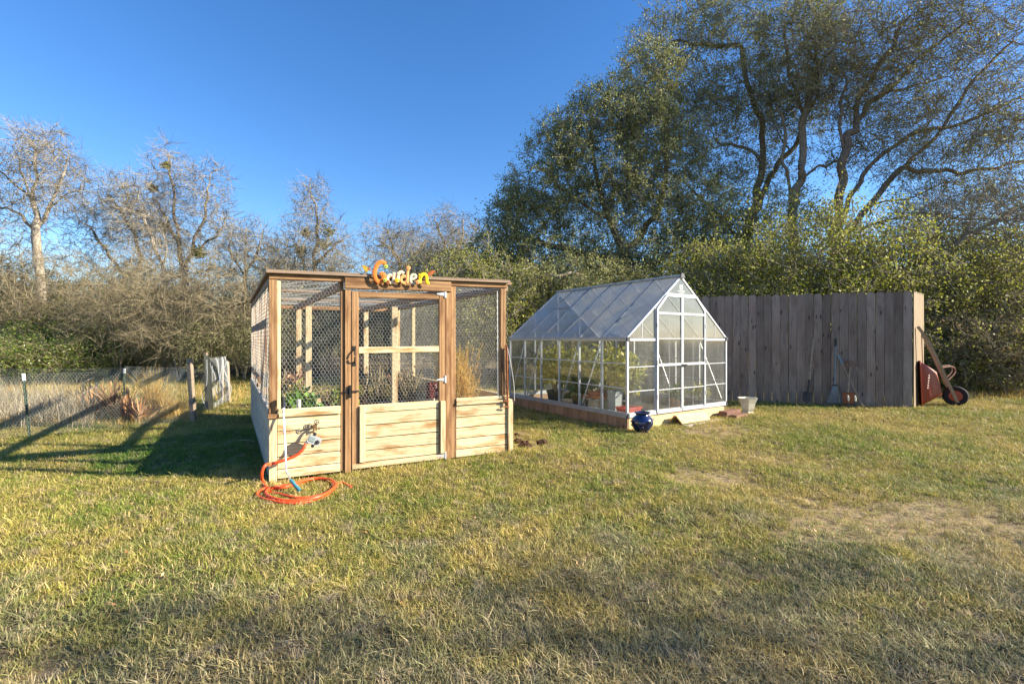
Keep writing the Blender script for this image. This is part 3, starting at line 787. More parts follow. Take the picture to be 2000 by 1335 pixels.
ptree('straight_oak', 'straight slim trunked tree rising behind the middle of the plank fence', 23, 17.5,
      [[(1548, 745), (1547, 600), (1548, 440), (1545, 380), (1535, 330), (1530, 270), (1520, 200)], [(1548, 420), (1560, 350), (1566, 290), (1575, 210), (1600, 120)], [(1562, 345), (1600, 325), (1650, 318)]],
      [(1530, 180, 60, 70, 170), (1600, 100, 70, 80, 190), (1560, 40, 70, 70, 170), (1650, 290, 60, 40, 90)],
      0.16, M['bark_grey'], M['twig_grey'], leaf=(4, 0.072, 0.06), leaf_m=M['oak_leaf'], ntwig=4, ltwig=0.5, rtwig=0.008)
ptree('fan_limbed_tree', 'big tree with dark limbs fanning out over the wheelbarrow end of the fence', 24, 16.5,
      [[(1625, 745), (1628, 600), (1634, 450), (1642, 380), (1646, 300), (1665, 250), (1700, 205), (1760, 175), (1850, 150)], [(1636, 440), (1675, 360), (1710, 310), (1780, 265), (1880, 240), (2000, 190)], [(1634, 470), (1700, 400), (1760, 330), (1840, 250), (1900, 160), (1980, 80)], [(1665, 250), (1690, 180), (1730, 110), (1770, 40)], [(1648, 290), (1640, 220), (1650, 140)], [(1760, 330), (1850, 335), (1940, 330), (2060, 290)], [(1700, 400), (1790, 380), (1880, 345)], [(1640, 420), (1600, 430), (1560, 450)], [(1640, 460), (1760, 425), (1880, 425), (1990, 430)], [(1700, 205), (1790, 120), (1900, 40)]],
      [(1680, 90, 90, 90, 260), (1770, 60, 100, 80, 260), (1880, 40, 110, 70, 240), (1990, 60, 100, 90, 200), (1800, 170, 110, 70, 260), (1930, 170, 110, 80, 260), (1740, 240, 70, 50, 130), (1900, 280, 110, 60, 220), (2000, 300, 80, 90, 200), (1930, 380, 110, 45, 200), (1820, 400, 90, 35, 120), (1690, 180, 60, 50, 160), (2040, 420, 60, 60, 100), (1620, 120, 60, 80, 150), (1720, 300, 60, 50, 100), (1830, 330, 80, 45, 130), (1800, 20, 120, 60, 200), (1960, 230, 70, 60, 160)],
      0.22, M['bark_oak'], M['twig'], leaf=(2, 0.072, 0.06), leaf_m=M['oak_leaf'], ntwig=5, ltwig=0.8, rtwig=0.006, bf=0.45)
ptree('arching_bare_tree', 'bare low arching tree springing from the brush by the wheelbarrow', 25, 13.5,
      [[(1775, 745), (1778, 620), (1790, 560), (1830, 510), (1880, 470), (1950, 430), (2060, 380)], [(1790, 565), (1850, 555), (1900, 545), (1970, 560)], [(1785, 590), (1800, 500), (1830, 450), (1850, 400)], [(1880, 470), (1900, 430), (1890, 380)]],
      [(1900, 440, 80, 60, 150), (1990, 430, 70, 70, 150), (1830, 440, 40, 60, 90), (1940, 510, 70, 50, 140), (1850, 560, 50, 40, 70)],
      0.13, M['bark_grey'], M['twig_grey'], ntwig=4, ltwig=0.45, rtwig=0.006, rmin=0.007)

# unseen tree added right of the view so its shadow dapples the foreground lawn
def side_tree(name, label, seed, base, h, rx, n, leafper, bark_m=None):
    rng = np.random.default_rng(seed)
    b = np.array((base[0], base[1], -0.1))
    ch = [smooth_path([b, b + (0.1, 0, h * .25), b + (-.2, .1, h * .45), b + (.1, 0, h * .7)], 3), smooth_path([b + (-.2, .1, h * .42), b + (-rx * .4, .3, h * .6), b + (-rx * .7, .2, h * .72)], 3), smooth_path([b + (-.2, .1, h * .4), b + (rx * .3, -.5, h * .6), b + (rx * .6, -.6, h * .7)], 3)]
    pts = ellipsoid(rng, b + (0, 0, h * .7), (rx, rx * .75, h * .3), n)
    P, par, cnt = skeleton(rng, ch, pts, 0.4, 0.12)
    mb, mt, a, c = tree_parts(rng, P, par, cnt, 0.22, 0.012, 0.5, 4, 0.55, 0.009)
    lf = leaves_on(rng, a, c, leafper, 0.12, 0.12) if leafper else None
    make_tree(name, label, b, mb, mt, lf, M['bark_oak'], M['twig_grey'], M['oak_leaf'])
side_tree('shadow_tree', 'unseen bare tree added beside the view to dapple the lawn', 32, (18.5, -0.9), 11.0, 3.4, 420, 0)

# ---- evergreen understorey, brush and thicket
def shrub_mesh(seed, h, w, n, leaf, stems, ntwig, rtw, ltw=0.3):
    rng = np.random.default_rng(seed)
    ch = []
    for k in range(stems):
        a = rng.uniform(0, 6.28); l = rng.uniform(0.2, 0.55) * w
        ch.append(smooth_path([(0, 0, -0.1), (0.3 * l * math.cos(a), 0.3 * l * math.sin(a), h * .3), (l * math.cos(a), l * math.sin(a), h * rng.uniform(.6, .85))], 3))
    pts = ellipsoid(rng, (0, 0, h * 0.55), (w, w, h * 0.48), n)
    pts = pts[pts[:, 2] > 0.08]
    P, par, cnt = skeleton(rng, ch, pts, 0.4, 0.07)
    mb, mt, a, b = tree_parts(rng, P, par, cnt, 0.045, rtw, 0.5, ntwig, ltw, rtw, 0.02)
    out = {}
    for nm, x in (('stem', mb), ('branches', mt)):
        if x.n: out[nm] = np_mesh('shrub_' + nm, np.vstack(x.v), np.vstack(x.q), smooth=True)
    if leaf:
        v, q = leaves_on(rng, a, b, *leaf); out['foliage'] = np_mesh('shrub_foliage', v, q)
    return out
def plant_shrub(protos, mats, k, name, label, cat, group, loc, s, rz, sz=1.0):
    t = thing(name, label, cat, (loc[0], loc[1], 0), group)
    for nm, me in protos[k].items():
        if not me.materials: me.materials.append(mats[nm])
        o = link(nm, me, None, t)
        o.scale = (s, s, s * sz); o.rotation_euler.z = rz
    return t
rs = np.random.default_rng(77)
ever = [shrub_mesh(200 + k, 3.4, 1.7, 560, (9, 0.055, 0.10), 4, 4, 0.006) for k in range(3)]
evm = {'stem': M['bark_grey'], 'branches': M['twig_grey'], 'foliage': M['shrub_leaf']}
k = 0
for x, Y, s, sz in [(1380, 14.6, 1.2, 1.05), (1460, 13.8, 1.25, 1.1), (1560, 14.2, 1.3, 1.1), (1650, 13.6, 1.2, 1.15), (1735, 13.9, 1.3, 1.05), (1830, 14.6, 1.3, 1.05), (1920, 13.8, 1.2, 1.0), (2020, 14.2, 1.3, 1.05),
                    (1300, 15.4, 1.2, 0.95), (1200, 15.0, 1.2, 0.85), (1100, 15.2, 1.15, 0.85), (1010, 15.0, 1.15, 0.9), (940, 14.6, 1.1, 0.95), (1500, 17.0, 1.6, 1.0), (1620, 17.5, 1.6, 1.0), (1760, 17.2, 1.6, 1.0), (1900, 17.5, 1.6, 1.0), (890, 16.5, 1.2, 0.9),
                    (1405, 18.5, 1.7, 1.0), (1290, 19, 1.6, .9), (1150, 19, 1.5, .9), (1020, 19, 1.5, .9), (2000, 18, 1.7, 1.0)]:
    LEV = ('evergreen shrub at the oak edge between the pen and the greenhouse' if x < 960 else 'yellow green shrub under the spreading live oak behind the greenhouse' if x < 1350 and Y < 16 else 'tall evergreen shrub deep under the spreading live oak' if x < 1350 else
           'yellow green shrub crowding close behind the plank fence' if x < 1800 and Y < 16 else 'yellow green shrub rising behind the tangled brush beyond the wheelbarrow' if Y < 16 else 'tall evergreen shrub at the trunks of the trees behind the plank fence')
    plant_shrub(ever, evm, k % 3, 'evergreen_shrub', LEV, 'shrub', 'shrubs: ' + LEV, ((x - CX) / F * Y, Y), s * rs.uniform(.85, 1.15), rs.uniform(0, 6.28), sz * rs.uniform(.85, 1.15)); k += 1
# low leafy brush beside the wheelbarrow
low = [shrub_mesh(220 + k, 1.5, 1.0, 330, (4, 0.05, 0.07), 5, 5, 0.005, 0.28) for k in range(2)]
lowm = {'stem': M['twig'], 'branches': M['twig'], 'foliage': M['shrub_leaf']}
lowd = [shrub_mesh(230 + k, 1.7, 1.1, 380, (1, 0.07, 0.06), 6, 6, 0.005, 0.34) for k in range(2)]
lowdm = {'stem': M['twig'], 'branches': M['twig'], 'foliage': M['tan_leaf']}
for i, (x, Y, s) in enumerate([(1830, 12.2, 1.1), (1900, 11.9, 1.05), (1965, 11.7, 1.1), (2030, 11.9, 1.2), (1870, 13.0, 1.4), (1950, 12.9, 1.5), (2060, 12.8, 1.4), (1800, 13.2, 1.4)]):
    if i % 2: plant_shrub(lowd, lowdm, i // 2 % 2, 'tangled_brush', 'tangled tan brush with dry leaves beyond the wheelbarrow', 'shrub', 'tangled brush by the wheelbarrow', ((x - CX) / F * Y, Y), s, rs.uniform(0, 6.28))
    else: plant_shrub(low, lowm, i // 2 % 2, 'leafy_brush', 'low green leafy brush beyond the wheelbarrow', 'shrub', 'leafy brush by the wheelbarrow', ((x - CX) / F * Y, Y), s, rs.uniform(0, 6.28))
# bright green bushes behind the wire garden
bush = [shrub_mesh(240 + k, 1.7, 1.5, 420, (9, 0.06, 0.09), 5, 3, 0.006) for k in range(2)]
bum = {'stem': M['twig'], 'branches': M['twig'], 'foliage': M['bush_leaf']}
for i, (x, Y, s, sz) in enumerate([(40, 14.0, 1.0, .8), (120, 14.6, 1.05, .8), (-40, 14.2, 1.1, .8), (90, 16.0, 1.2, .95), (200, 16.5, 1.1, 1.0), (-10, 17, 1.3, 1.0), (150, 18, 1.3, 1.2), (270, 17.5, 1.0, 1.0)]):
    plant_shrub(bush, bum, i % 2, 'green_bush', 'low bright green bush close behind the wire garden fence' if Y < 15 else 'taller green bush further behind the wire garden fence', 'bush', 'low green bushes' if Y < 15 else 'taller green bushes', ((x - CX) / F * Y, Y), s, rs.uniform(0, 6.28), sz)
# bare twiggy thicket, left and centre
th = [shrub_mesh(260 + k, 4.2, 1.7, 420, None, 6, 6, 0.005, 0.55) for k in range(4)]
thm = {'stem': M['bark_pale'], 'branches': M['twig'], 'foliage': M['tan_leaf']}
thl = [shrub_mesh(270 + k, 3.8, 1.6, 380, (5, 0.07, 0.08), 6, 4, 0.005, 0.45) for k in range(2)]
thlm = {'stem': M['bark_grey'], 'branches': M['twig'], 'foliage': M['oak_leaf']}
i = 0
for Y, xs_, s0 in ((15.6, range(235, 560, 62), 0.85), (17.5, range(-60, 640, 70), 1.05), (20.5, range(-90, 900, 66), 1.2), (24, range(-100, 960, 80), 1.45), (29, range(-100, 980, 90), 1.75)):
    for x in xs_:
        xx = x + rs.uniform(-22, 22); yy = Y + rs.uniform(-.8, .8); s = s0 * rs.uniform(0.6, 1.2)
        loc = ((xx - CX) / F * yy, yy)
        WH = {15.6: 'at the thicket edge near the netting gate', 17.5: 'behind the green bushes of the wire garden', 20.5: 'among the bare tree trunks', 24: 'behind the bare tree trunks', 29: 'far back in the wood beyond the bare trees'}[Y]
        if i % 2 and Y < 22: plant_shrub(thl, thlm, i // 3 % 2, 'leafy_thicket_shrub', 'thin leafy shrub ' + WH, 'shrub', 'leafy shrubs ' + WH, loc, s, rs.uniform(0, 6.28), .8)
        else: plant_shrub(th, thm, i % 4, 'bare_thicket_shrub', 'bare tan twiggy shrub ' + WH, 'shrub', 'bare shrubs ' + WH, loc, s, rs.uniform(0, 6.28))
        i += 1
# far wood that closes the view behind the thicket
def far_wood():
    rng = np.random.default_rng(91)
    n = 5200
    x = rng.uniform(-60, 60, n); y = rng.uniform(36, 52, n)
    hgt = 4.2 + 1.2 * np.sin(x * .31) + 0.8 * np.sin(x * .83 + 1)
    z = rng.uniform(0, 1, n) ** 1.2 * hgt
    a = np.stack([x, y, z], 1); d = unit(rng.normal(0, 0.7, (n, 3)) + np.array((0, 0, .7)))
    b = a + d * rng.uniform(0.8, 1.9, (n, 1))
    mb = MB(); mb.add(*tubes(a, b, d, unit(d + rng.normal(0, .5, d.shape)), np.full(n, .035), np.full(n, .012), 3, 3))
    o = mb.build('far_wood', M['twig'], fix=False); o['kind'] = 'stuff'; o['label'] = 'far tangled wood seen between the nearer trees'; o['category'] = 'wood'
    lf = leaf_quads(rng, np.stack([rng.uniform(-60, 60, 26000), rng.uniform(37, 52, 26000), rng.uniform(0, 1, 26000) ** 1.1 * 4.2], 1), rng.uniform(.2, .4, 26000), .6)
    lb = MB(); lb.add(*lf); o = lb.build('far_foliage', M['oak_leaf'], fix=False); o['kind'] = 'stuff'; o['label'] = 'far evergreen foliage closing the view under the trees'; o['category'] = 'foliage'
far_wood()

# ================================================================== the garden pen
def fu(x):
    r = (x - CX) / F
    return (r * FL[1] - FL[0]) / (EU[0] - r * EU[1])
def fz(x, y):
    return H - (y - CY) / F * (FL[1] + fu(x) * EU[1])
def pen(u, v, z):
    p = FL + EU * u + EV * v
    return np.array((p[0], p[1], z))
Z3 = np.array((0, 0, 1.0))
NF = np.array((EU[1], -EU[0], 0)); NL = np.array((-EV[1], EV[0], 0)); EU3 = np.array((*EU, 0)); EV3 = np.array((*EV, 0))
pen_root = thing('garden_pen', 'wooden framed garden pen with chicken wire walls and plank lower walls', 'garden pen', (FL[0], FL[1], 0))
def lift(u, z): return z + (0.04 * (u / PW) * (z - 0.7) / 1.3 if z > 0.75 else 0)
def fb(name, u0, u1, z0, z1, d0, d1, m, vert=False, par=None):
    "board in the front wall; d is outward from the wall plane"
    uc, dc = (u0 + u1) / 2, (d0 + d1) / 2
    if vert: a, b, w = pen(uc, 0, z0), pen(uc, 0, lift(uc, z1)), u1 - u0
    else:
        zc = (z0 + z1) / 2; a, b, w = pen(u0, 0, lift(u0, zc)), pen(u1, 0, lift(u1, zc)), z1 - z0
    return board(name, par or pen_root, a + NF * dc, b + NF * dc, w, d1 - d0, NF, m)
ROWS = [(0.0, 0.086), (0.093, 0.210), (0.217, 0.337), (0.344, 0.461), (0.468, 0.602)]
for z0, z1 in ROWS:
    fb('plank', 0.075, 0.662, z0, z1, -0.03, 0.0, M['pine'])
    fb('plank', 1.936, 2.598, z0, z1, -0.03, 0.0, M['pine'])
fb('trim', 0.075, 0.662, 0.607, 0.684, -0.035, 0.022, M['pine'])
fb('trim', 1.936, 2.598, 0.607, 0.645, -0.035, 0.020, M['pine'])
fb('trim', 1.936, 2.598, 0.648, 0.688, -0.05, 0.012, M['pine'])
fb('post', 0.0, 0.071, -0.05, 0.60, -0.07, 0.025, M['pine'], True)
fb('block', -0.01, 0.09, 0.603, 0.645, -0.07, 0.045, M['cedar'])
fb('post', 0.0, 0.067, 0.648, 1.962, -0.07, 0.0, M['cedar'], True)
fb('post', 0.071, 0.103, 0.686, 1.955, -0.06, -0.012, M['pine'], True)
fb('post', 2.602, 2.668, -0.05, 0.64, -0.07, 0.025, M['pine'], True)
fb('post', 2.512, 2.588, 0.69, 1.955, -0.07, -0.004, M['cedar'], True)
fb('post', 0.666, 0.702, 0.0, 1.89, -0.06, -0.006, M['cedar'], True)
fb('post', 0.705, 0.766, -0.03, 1.89, -0.05, 0.010, M['cedar'], True)
fb('post', 1.806, 1.866, -0.03, 1.89, -0.05, 0.010, M['cedar'], True)
fb('post', 1.870, 1.932, 0.0, 1.96, -0.06, -0.004, M['cedar'], True)
fb('header', 0.0, 0.700, 1.966, 2.012, -0.05, 0.004, M['cedar'])
fb('header', 0.703, 1.868, 1.896, 2.012, -0.02, 0.030, M['cedar'])
fb('header', 1.871, 2.60, 1.966, 2.012, -0.05, 0.004, M['cedar'])
fb('cap', -0.025, 2.62, 2.020, 2.056, -0.11, 0.045, M['cap'])
# door
door = bpy.data.objects.new('door', None); col.objects.link(door); door.parent = pen_root
door.location = Vector(pen(0.771, 0, 0)) - pen_root.location; door['label'] = 'wire and plank door with black latch in the pen front'
fb('stile', 0.773, 0.843, 0.012, 1.868, -0.03, 0.012, M['cedar'], True, door)
fb('stile', 1.730, 1.802, 0.012, 1.868, -0.03, 0.012, M['cedar'], True, door)
fb('rail', 0.846, 1.727, 1.806, 1.866, -0.03, 0.010, M['cedar'], False, door)
fb('rail', 0.846, 1.727, 1.220, 1.287, -0.03, 0.010, M['pine'], False, door)
for z0, z1 in [(0.008, 0.064), (0.071, 0.184), (0.191, 0.316), (0.323, 0.454), (0.461, 0.586), (0.593, 0.678)]:
    fb('plank', 0.846 if z0 > 0.03 else 0.775, 1.727 if z0 > 0.03 else 1.80, z0, z1, -0.028, 0.006 if z0 > .03 else 0.016, M['pine'], False, door)
fb('batten', 0.850, 0.908, 0.075, 0.672, 0.009, 0.034, M['pine'], True, door)
fb('batten', 1.738, 1.798, 0.075, 0.672, 0.014, 0.036, M['pine'], True, door)
def small(name, m, par, fn, smooth=False):
    mb = MB(); fn(mb); return mb.build(name, m, par, smooth=smooth)
for zc in (1.868, 0.912, 0.045):
    small('hinge', M['zinc'], door, lambda mb: (mb.box(pen(1.803, 0, lift(1.8, zc)) + NF * 0.016, (EU3, NF, Z3), (0.022, 0.012, 0.085)), mb.prism([pen(1.79, 0, lift(1.8, zc) + .022) + NF * .014, pen(1.79, 0, lift(1.8, zc) - .022) + NF * .014, pen(1.70, 0, lift(1.8, zc) - .006) + NF * .014, pen(1.70, 0, lift(1.8, zc) + .006) + NF * .014], NF, 0.004)))
small('handle', M['blackiron'], door, lambda mb: (mb.tube(smooth_path([pen(.800, 0, 1.27) + NF * .012, pen(.800, 0, 1.245) + NF * .045, pen(.800, 0, 1.20) + NF * .055, pen(.800, 0, 1.155) + NF * .045, pen(.800, 0, 1.13) + NF * .012], 4), .008, 6), mb.box(pen(.800, 0, 1.283) + NF * .015, (EU3, NF, Z3), (.03, .006, .045)), mb.box(pen(.800, 0, 1.117) + NF * .015, (EU3, NF, Z3), (.03, .006, .045))), True)
small('latch', M['blackiron'], pen_root, lambda mb: (mb.prism([pen(.690, 0, .835) + NF * .012, pen(.750, 0, .862) + NF * .012, pen(.750, 0, .795) + NF * .012], NF, .006), mb.box(pen(.757, 0, .83) + NF * .022, (EU3, NF, Z3), (.016, .022, .13)), mb.box(pen(.81, 0, .83) + NF * .022, (EU3, NF, Z3), (.07, .014, .014)), mb.lathe([(0, 0), (.008, 0), (.008, .01), (0, .01)], pen(.835, 0, .83) + NF * .016, 8, NF)))

# side and rear walls
def wall(O, ax, n, L, rows_m, posts, u_z, seams, topm, planked=True):
    "plank lower wall with posts and top rail along ax from O, outward n"
    O = np.asarray(O, float)
    pts = [0.0] + seams + [L]
    for s0, s1 in (zip(pts[:-1], pts[1:]) if planked else ()):
        for z0, z1 in ROWS:
            zc = (z0 + z1) / 2
            board('plank', pen_root, O + ax * (s0 + .004) + Z3 * zc - n * .017, O + ax * (s1 - .004) + Z3 * zc - n * .017, z1 - z0, .03, n, rows_m)
    if planked: board('trim', pen_root, O + Z3 * .646 - n * .02, O + ax * L + Z3 * .646 - n * .02, .075, .05, n, rows_m)
    for s in posts:
        board('post', pen_root, O + ax * s + Z3 * .688 - n * .045, O + ax * s + Z3 * u_z - n * .045, .088, .06, n, M['cedar'] if rows_m is M['greyw'] else M['pine'])
        board('post', pen_root, O + ax * s + Z3 * -.05 - n * .069, O + ax * s + Z3 * .604 - n * .069, .088, .07, n, M['pine'])
    board('rail', pen_root, O + Z3 * (u_z + .036) - n * .04, O + ax * L + Z3 * (u_z + .036) - n * .04, .066, .06, n, topm)
wall(pen(0, .075, 0), EV3, NL, PL - .08, M['greyw'], [1.35, 2.75, 4.38], 1.94, [2.2], M['cap'])
wall(pen(PW, .075, 0), EV3, -NL, PL - .08, M['pine'], [1.7, 3.45, 4.36], 1.97, [2.2], M['cap'])
wall(pen(.05, PL, 0), EU3, -NF, PW - .1, M['pine'], [.74, 1.96, 2.50], 1.93, [1.3], M['cedar'], False)
board('sole_plate', pen_root, pen(.08, PL - .02, .05), pen(PW - .08, PL - .02, .05), .10, .04, NF, M['postgrey'])
board('cap', pen_root, pen(0, .05, 2.034) - NL * .03, pen(0, PL, 2.034) - NL * .03, .11, .03, Z3, M['cap'])
board('cap', pen_root, pen(PW, .05, 2.066) + NL * .03, pen(PW, PL, 2.066) + NL * .03, .11, .03, Z3, M['cap'])
for u in (.70, 1.90):
    board('joist', pen_root, pen(u, .12, 1.948), pen(u, PL - .1, 1.935), .04, .09, Z3, M['cap'])
for v in (1.5, 3.0):
    board('cross_joist', pen_root, pen(.05, v, 1.993), pen(PW - .05, v, 2.01), .04, .03, Z3, M['cap'])
board('post', pen_root, pen(.75, 2.95, -.05), pen(.75, 2.95, 1.89), .09, .09, NF, M['pine'])
board('post', pen_root, pen(1.955, 2.45, -.05), pen(1.955, 2.45, 1.89), .09, .09, NF, M['pine'])

def wire_panel(name, parent, o, ax, ay, w, h, p=0.036, r=0.0012, m=None, slack=0.004, seed=0):
    "hexagonal chicken wire in the rectangle o + [0,w]ax + [0,h]ay"
    a = p / math.sqrt(3); row = 1.5 * a
    ni, nj = int(w / p) + 2, int(h / row) + 2
    I, J = np.meshgrid(np.arange(ni), np.arange(nj)); I, J = I.ravel(), J.ravel()
    x = I * p + (J % 2) * p / 2; y = J * row
    e = np.concatenate([np.stack([x, y, x, y + a], 1), np.stack([x, y + a, x + p / 2, y + row], 1), np.stack([x, y + a, x - p / 2, y + row], 1)])
    tw = np.concatenate([np.full(len(x), 1.5), np.ones(2 * len(x))])
    ok = (np.maximum(e[:, 0], e[:, 2]) > 0) & (np.minimum(e[:, 0], e[:, 2]) < w) & (np.minimum(e[:, 1], e[:, 3]) < h)
    e = e[ok]; tw = tw[ok]
    e[:, [0, 2]] = np.clip(e[:, [0, 2]], 0, w); e[:, [1, 3]] = np.clip(e[:, [1, 3]], 0, h)
    ax, ay = unit(ax), unit(ay); n = np.cross(ax, ay); o = np.asarray(o, float)
    def P(X, Y_):
        wv = slack * (np.sin(X * 7 + seed) * np.sin(Y_ * 5 + seed * 2) + 0.6 * np.sin(X * 19 + Y_ * 13))
        return o + X[:, None] * ax + Y_[:, None] * ay + wv[:, None] * n
    A, B = P(e[:, 0], e[:, 1]), P(e[:, 2], e[:, 3])
    L = np.linalg.norm(B - A, axis=1); k = L > 1e-4; A, B, tw = A[k], B[k], tw[k]
    d = unit(B - A); s = np.cross(d, n); rr = (r * tw)[:, None]
    offs = [n * rr, (s * .87 - n * .5) * rr, (-s * .87 - n * .5) * rr]
    v = np.stack([A + f for f in offs] + [B + f for f in offs], 1).reshape(-1, 3)
    b = (np.arange(len(A)) * 6)[:, None]
    q = np.concatenate([b + np.array([[0, 1, 4, 3]]), b + np.array([[1, 2, 5, 4]]), b + np.array([[2, 0, 3, 5]])])
    mb = MB(); mb.add(v, q)
    return mb.build(name, m or M['wire'], parent, fix=False)
wire_panel('wire_mesh', pen_root, pen(.10, 0, .685) - NF * .015, EU3, Z3, .566, 1.29, seed=1)
wire_panel('wire_mesh', door, pen(.84, 0, .675) - NF * .012, EU3, Z3, .892, 1.15, seed=2)
wire_panel('wire_mesh', pen_root, pen(1.93, 0, .688) - NF * .015, EU3, Z3, .585, 1.30, seed=3)
wire_panel('wire_mesh', pen_root, pen(0, .07, .685) - NL * .008, EV3, Z3, PL - .1, 1.26, .05, .0007, seed=4)
wire_panel('wire_mesh', pen_root, pen(PW, .07, .685) + NL * .008, EV3, Z3, PL - .1, 1.28, .045, .0011, seed=5)
wire_panel('wire_mesh', pen_root, pen(.05, PL, .10), EU3, Z3, PW - .1, 1.83, .045, .0011, seed=6)
wire_panel('wire_mesh', pen_root, pen(.02, .05, 2.012), EU3, EV3, PW - .04, PL - .1, .055, .0011, slack=.012, seed=7)
small('mesh_edge', M['whitepaint'], pen_root, lambda mb: mb.tube([pen(2.475, 0, .69) + NF * -.003, pen(2.465, 0, 1.96) + NF * -.003], .005, 5))

# beds, aisle, planting inside
def bed(name, label, u0, u1, v0, v1, h):
    t = thing(name, label, 'garden bed', pen(u0, v0, 0))
    for a, b in ((pen(u0, v0, h / 2), pen(u1, v0, h / 2)), (pen(u1, v0, h / 2), pen(u1, v1, h / 2)), (pen(u1, v1, h / 2), pen(u0, v1, h / 2)), (pen(u0, v1, h / 2), pen(u0, v0, h / 2))):
        d = unit(b - a); board('side', t, a + d * .025, b - d * .025, h, .04, np.cross(d, Z3), M['pine'] if 'rear' in name else M['greyw'])
    rng = np.random.default_rng(int(u0 * 100 + 3)); k = 26
    U, V = np.meshgrid(np.linspace(u0 + .02, u1 - .02, k), np.linspace(v0 + .02, v1 - .02, k))
    P = np.array([pen(u, v, 0) for u, v in zip(U.ravel(), V.ravel())]); P[:, 2] = h - .05 + rng.normal(0, .012, len(P))
    i = np.arange((k - 1) ** 2); r, c = i // (k - 1), i % (k - 1); a = r * k + c
    mb = MB(); mb.add(P, np.stack([a, a + 1, a + k + 1, a + k], 1)); mb.build('mulch', M['bark_mulch'], t)
    return t
bed('raised_bed', 'raised bed of bark mulch along the shaded side of the pen', .09, .80, .12, 3.5, .26)
bed('raised_bed', 'raised bed holding the orange dry fern inside the pen', 1.98, 2.58, .12, 3.4, .26)
bed('rear_bed', 'pale plank bed in the back corner of the pen', .10, 1.02, 3.62, 4.36, .34)
fl = thing('aisle_floor', 'brown boarded aisle floor inside the pen', 'floor', pen(.84, .1, 0))
for k in range(5):
    u = .93 + k * .215
    board('floor_board', fl, pen(u, .12, .012), pen(u, 4.42, .012), .208, .03, Z3, M['deck'])

def leafy(name, label, cat, base, h, r, n, size, m, stem_m, stems=6, asp=.5, group=None, zmin=.15, seed=1):
    rng = np.random.default_rng(seed); base = np.asarray(base, float)
    t = thing(name, label, cat, base, group)
    mb = MB(); tips = []
    for k in range(stems):
        a = rng.uniform(0, 6.28); l = r * rng.uniform(.2, .8); tip = base + (l * math.cos(a), l * math.sin(a), h * rng.uniform(.6, .95)); tips.append(tip)
        mb.tube(smooth_path([base + (0, 0, -.02), base * .6 + tip * .4 + rng.normal(0, .02, 3), tip], 3), [.012 * (h ** .5)] * 3 + [.008 * (h ** .5)] * 3 + [.004], 5)
    mb.build('stem', stem_m, t)
    if n:
        p = ellipsoid(rng, base + (0, 0, h * (.5 + zmin / 2)), (r, r, h * (.5 - zmin / 2)), n, 2.6)
        lb = MB(); lb.add(*leaf_quads(rng, p, size * rng.uniform(.6, 1.3, n), asp, .8)); lb.build('foliage', m, t, fix=False)
    return t
leafy('kale_plant', 'bright green leafy plant in the shaded bed of the pen', 'plant', pen(.42, 1.35, .21), .5, .26, 420, .11, M['kale'], M['kale'], seed=3)
leafy('herb_plant', 'light green spiky plant behind the bright green one in the pen', 'plant', pen(.50, 2.6, .21), .5, .24, 260, .13, M['bush_leaf'], M['twig'], asp=.25, seed=4)
leafy('pepper_plant', 'low leafy green plant at the rear of the pen aisle', 'plant', pen(1.50, 3.85, .03), .52, .32, 420, .09, M['bush_leaf'], M['twig'], seed=5)
leafy('withered_plant', 'withered brown twiggy plant against the shaded pen wall', 'plant', pen(.20, 2.0, .21), .85, .24, 120, .06, M['deadleaf'], M['twig'], stems=26, seed=6)
leafy('dry_shrub', 'dry brown shrub at the back corner of the pen', 'plant', pen(2.30, 2.7, .21), .75, .30, 220, .05, M['tan_leaf'], M['twig'], stems=30, seed=7)
leafy('dry_stalks', 'reddish dry stalks at the rear wall of the pen', 'plant', pen(.70, 4.0, .29), .62, .28, 160, .05, M['deadleaf'], M['scrap'], stems=30, seed=8)
for k, (u, v, h) in enumerate(((1.25, 4.42, .5), (1.75, 4.42, .6), (2.15, 4.2, .9), (2.45, 3.8, .8), (2.1, 3.7, .6))):
    leafy('russet_brush', ('russet dry brush at the back wire behind the leafy plant in the pen', 'thick russet brush against the rear wire of the pen aisle', 'tall russet brush in the far corner of the pen', 'russet brush along the far wire past the mulch bed', 'low russet brush at the end of the mulch bed')[k], 'plant', pen(u, v, .03), h, .30, 260, .05, M['deadleaf'] if k % 2 else M['tan_leaf'], M['scrap'] if k % 2 else M['twig'], stems=34, seed=80 + k)
# orange fern
def fern():
    rng = np.random.default_rng(44); b0 = pen(2.24, .62, .21)
    t = thing('dry_fern', 'tall feathery orange dry fern behind the right wire panel of the pen', 'plant', b0)
    n = 120; a = rng.uniform(0, 6.28, n); l = rng.uniform(.02, .33, n)
    base = b0 + np.stack([np.cos(a) * l * .3, np.sin(a) * l * .3, np.zeros(n)], 1)
    tip = b0 + np.stack([np.cos(a) * l, np.sin(a) * l, rng.uniform(.5, 1.12, n)], 1)
    mb = MB(); mb.add(*tubes(base, tip, np.tile(Z3, (n, 1)), unit(tip - base), np.full(n, .005), np.full(n, .002), 4, 3)); mb.build('stem', M['straw'], t, fix=False)
    i = np.repeat(np.arange(n), 75); N = len(i); k = rng.uniform(.18, 1, (N, 1))
    p = base[i] * (1 - k) + tip[i] * k + rng.normal(0, .014, (N, 3))
    v, q = blades(rng, p, rng.uniform(.03, .08, N), .0045, .9, 3)
    lb = MB(); lb.add(v, q); lb.build('foliage', M['fern'], t, fix=False)
fern()
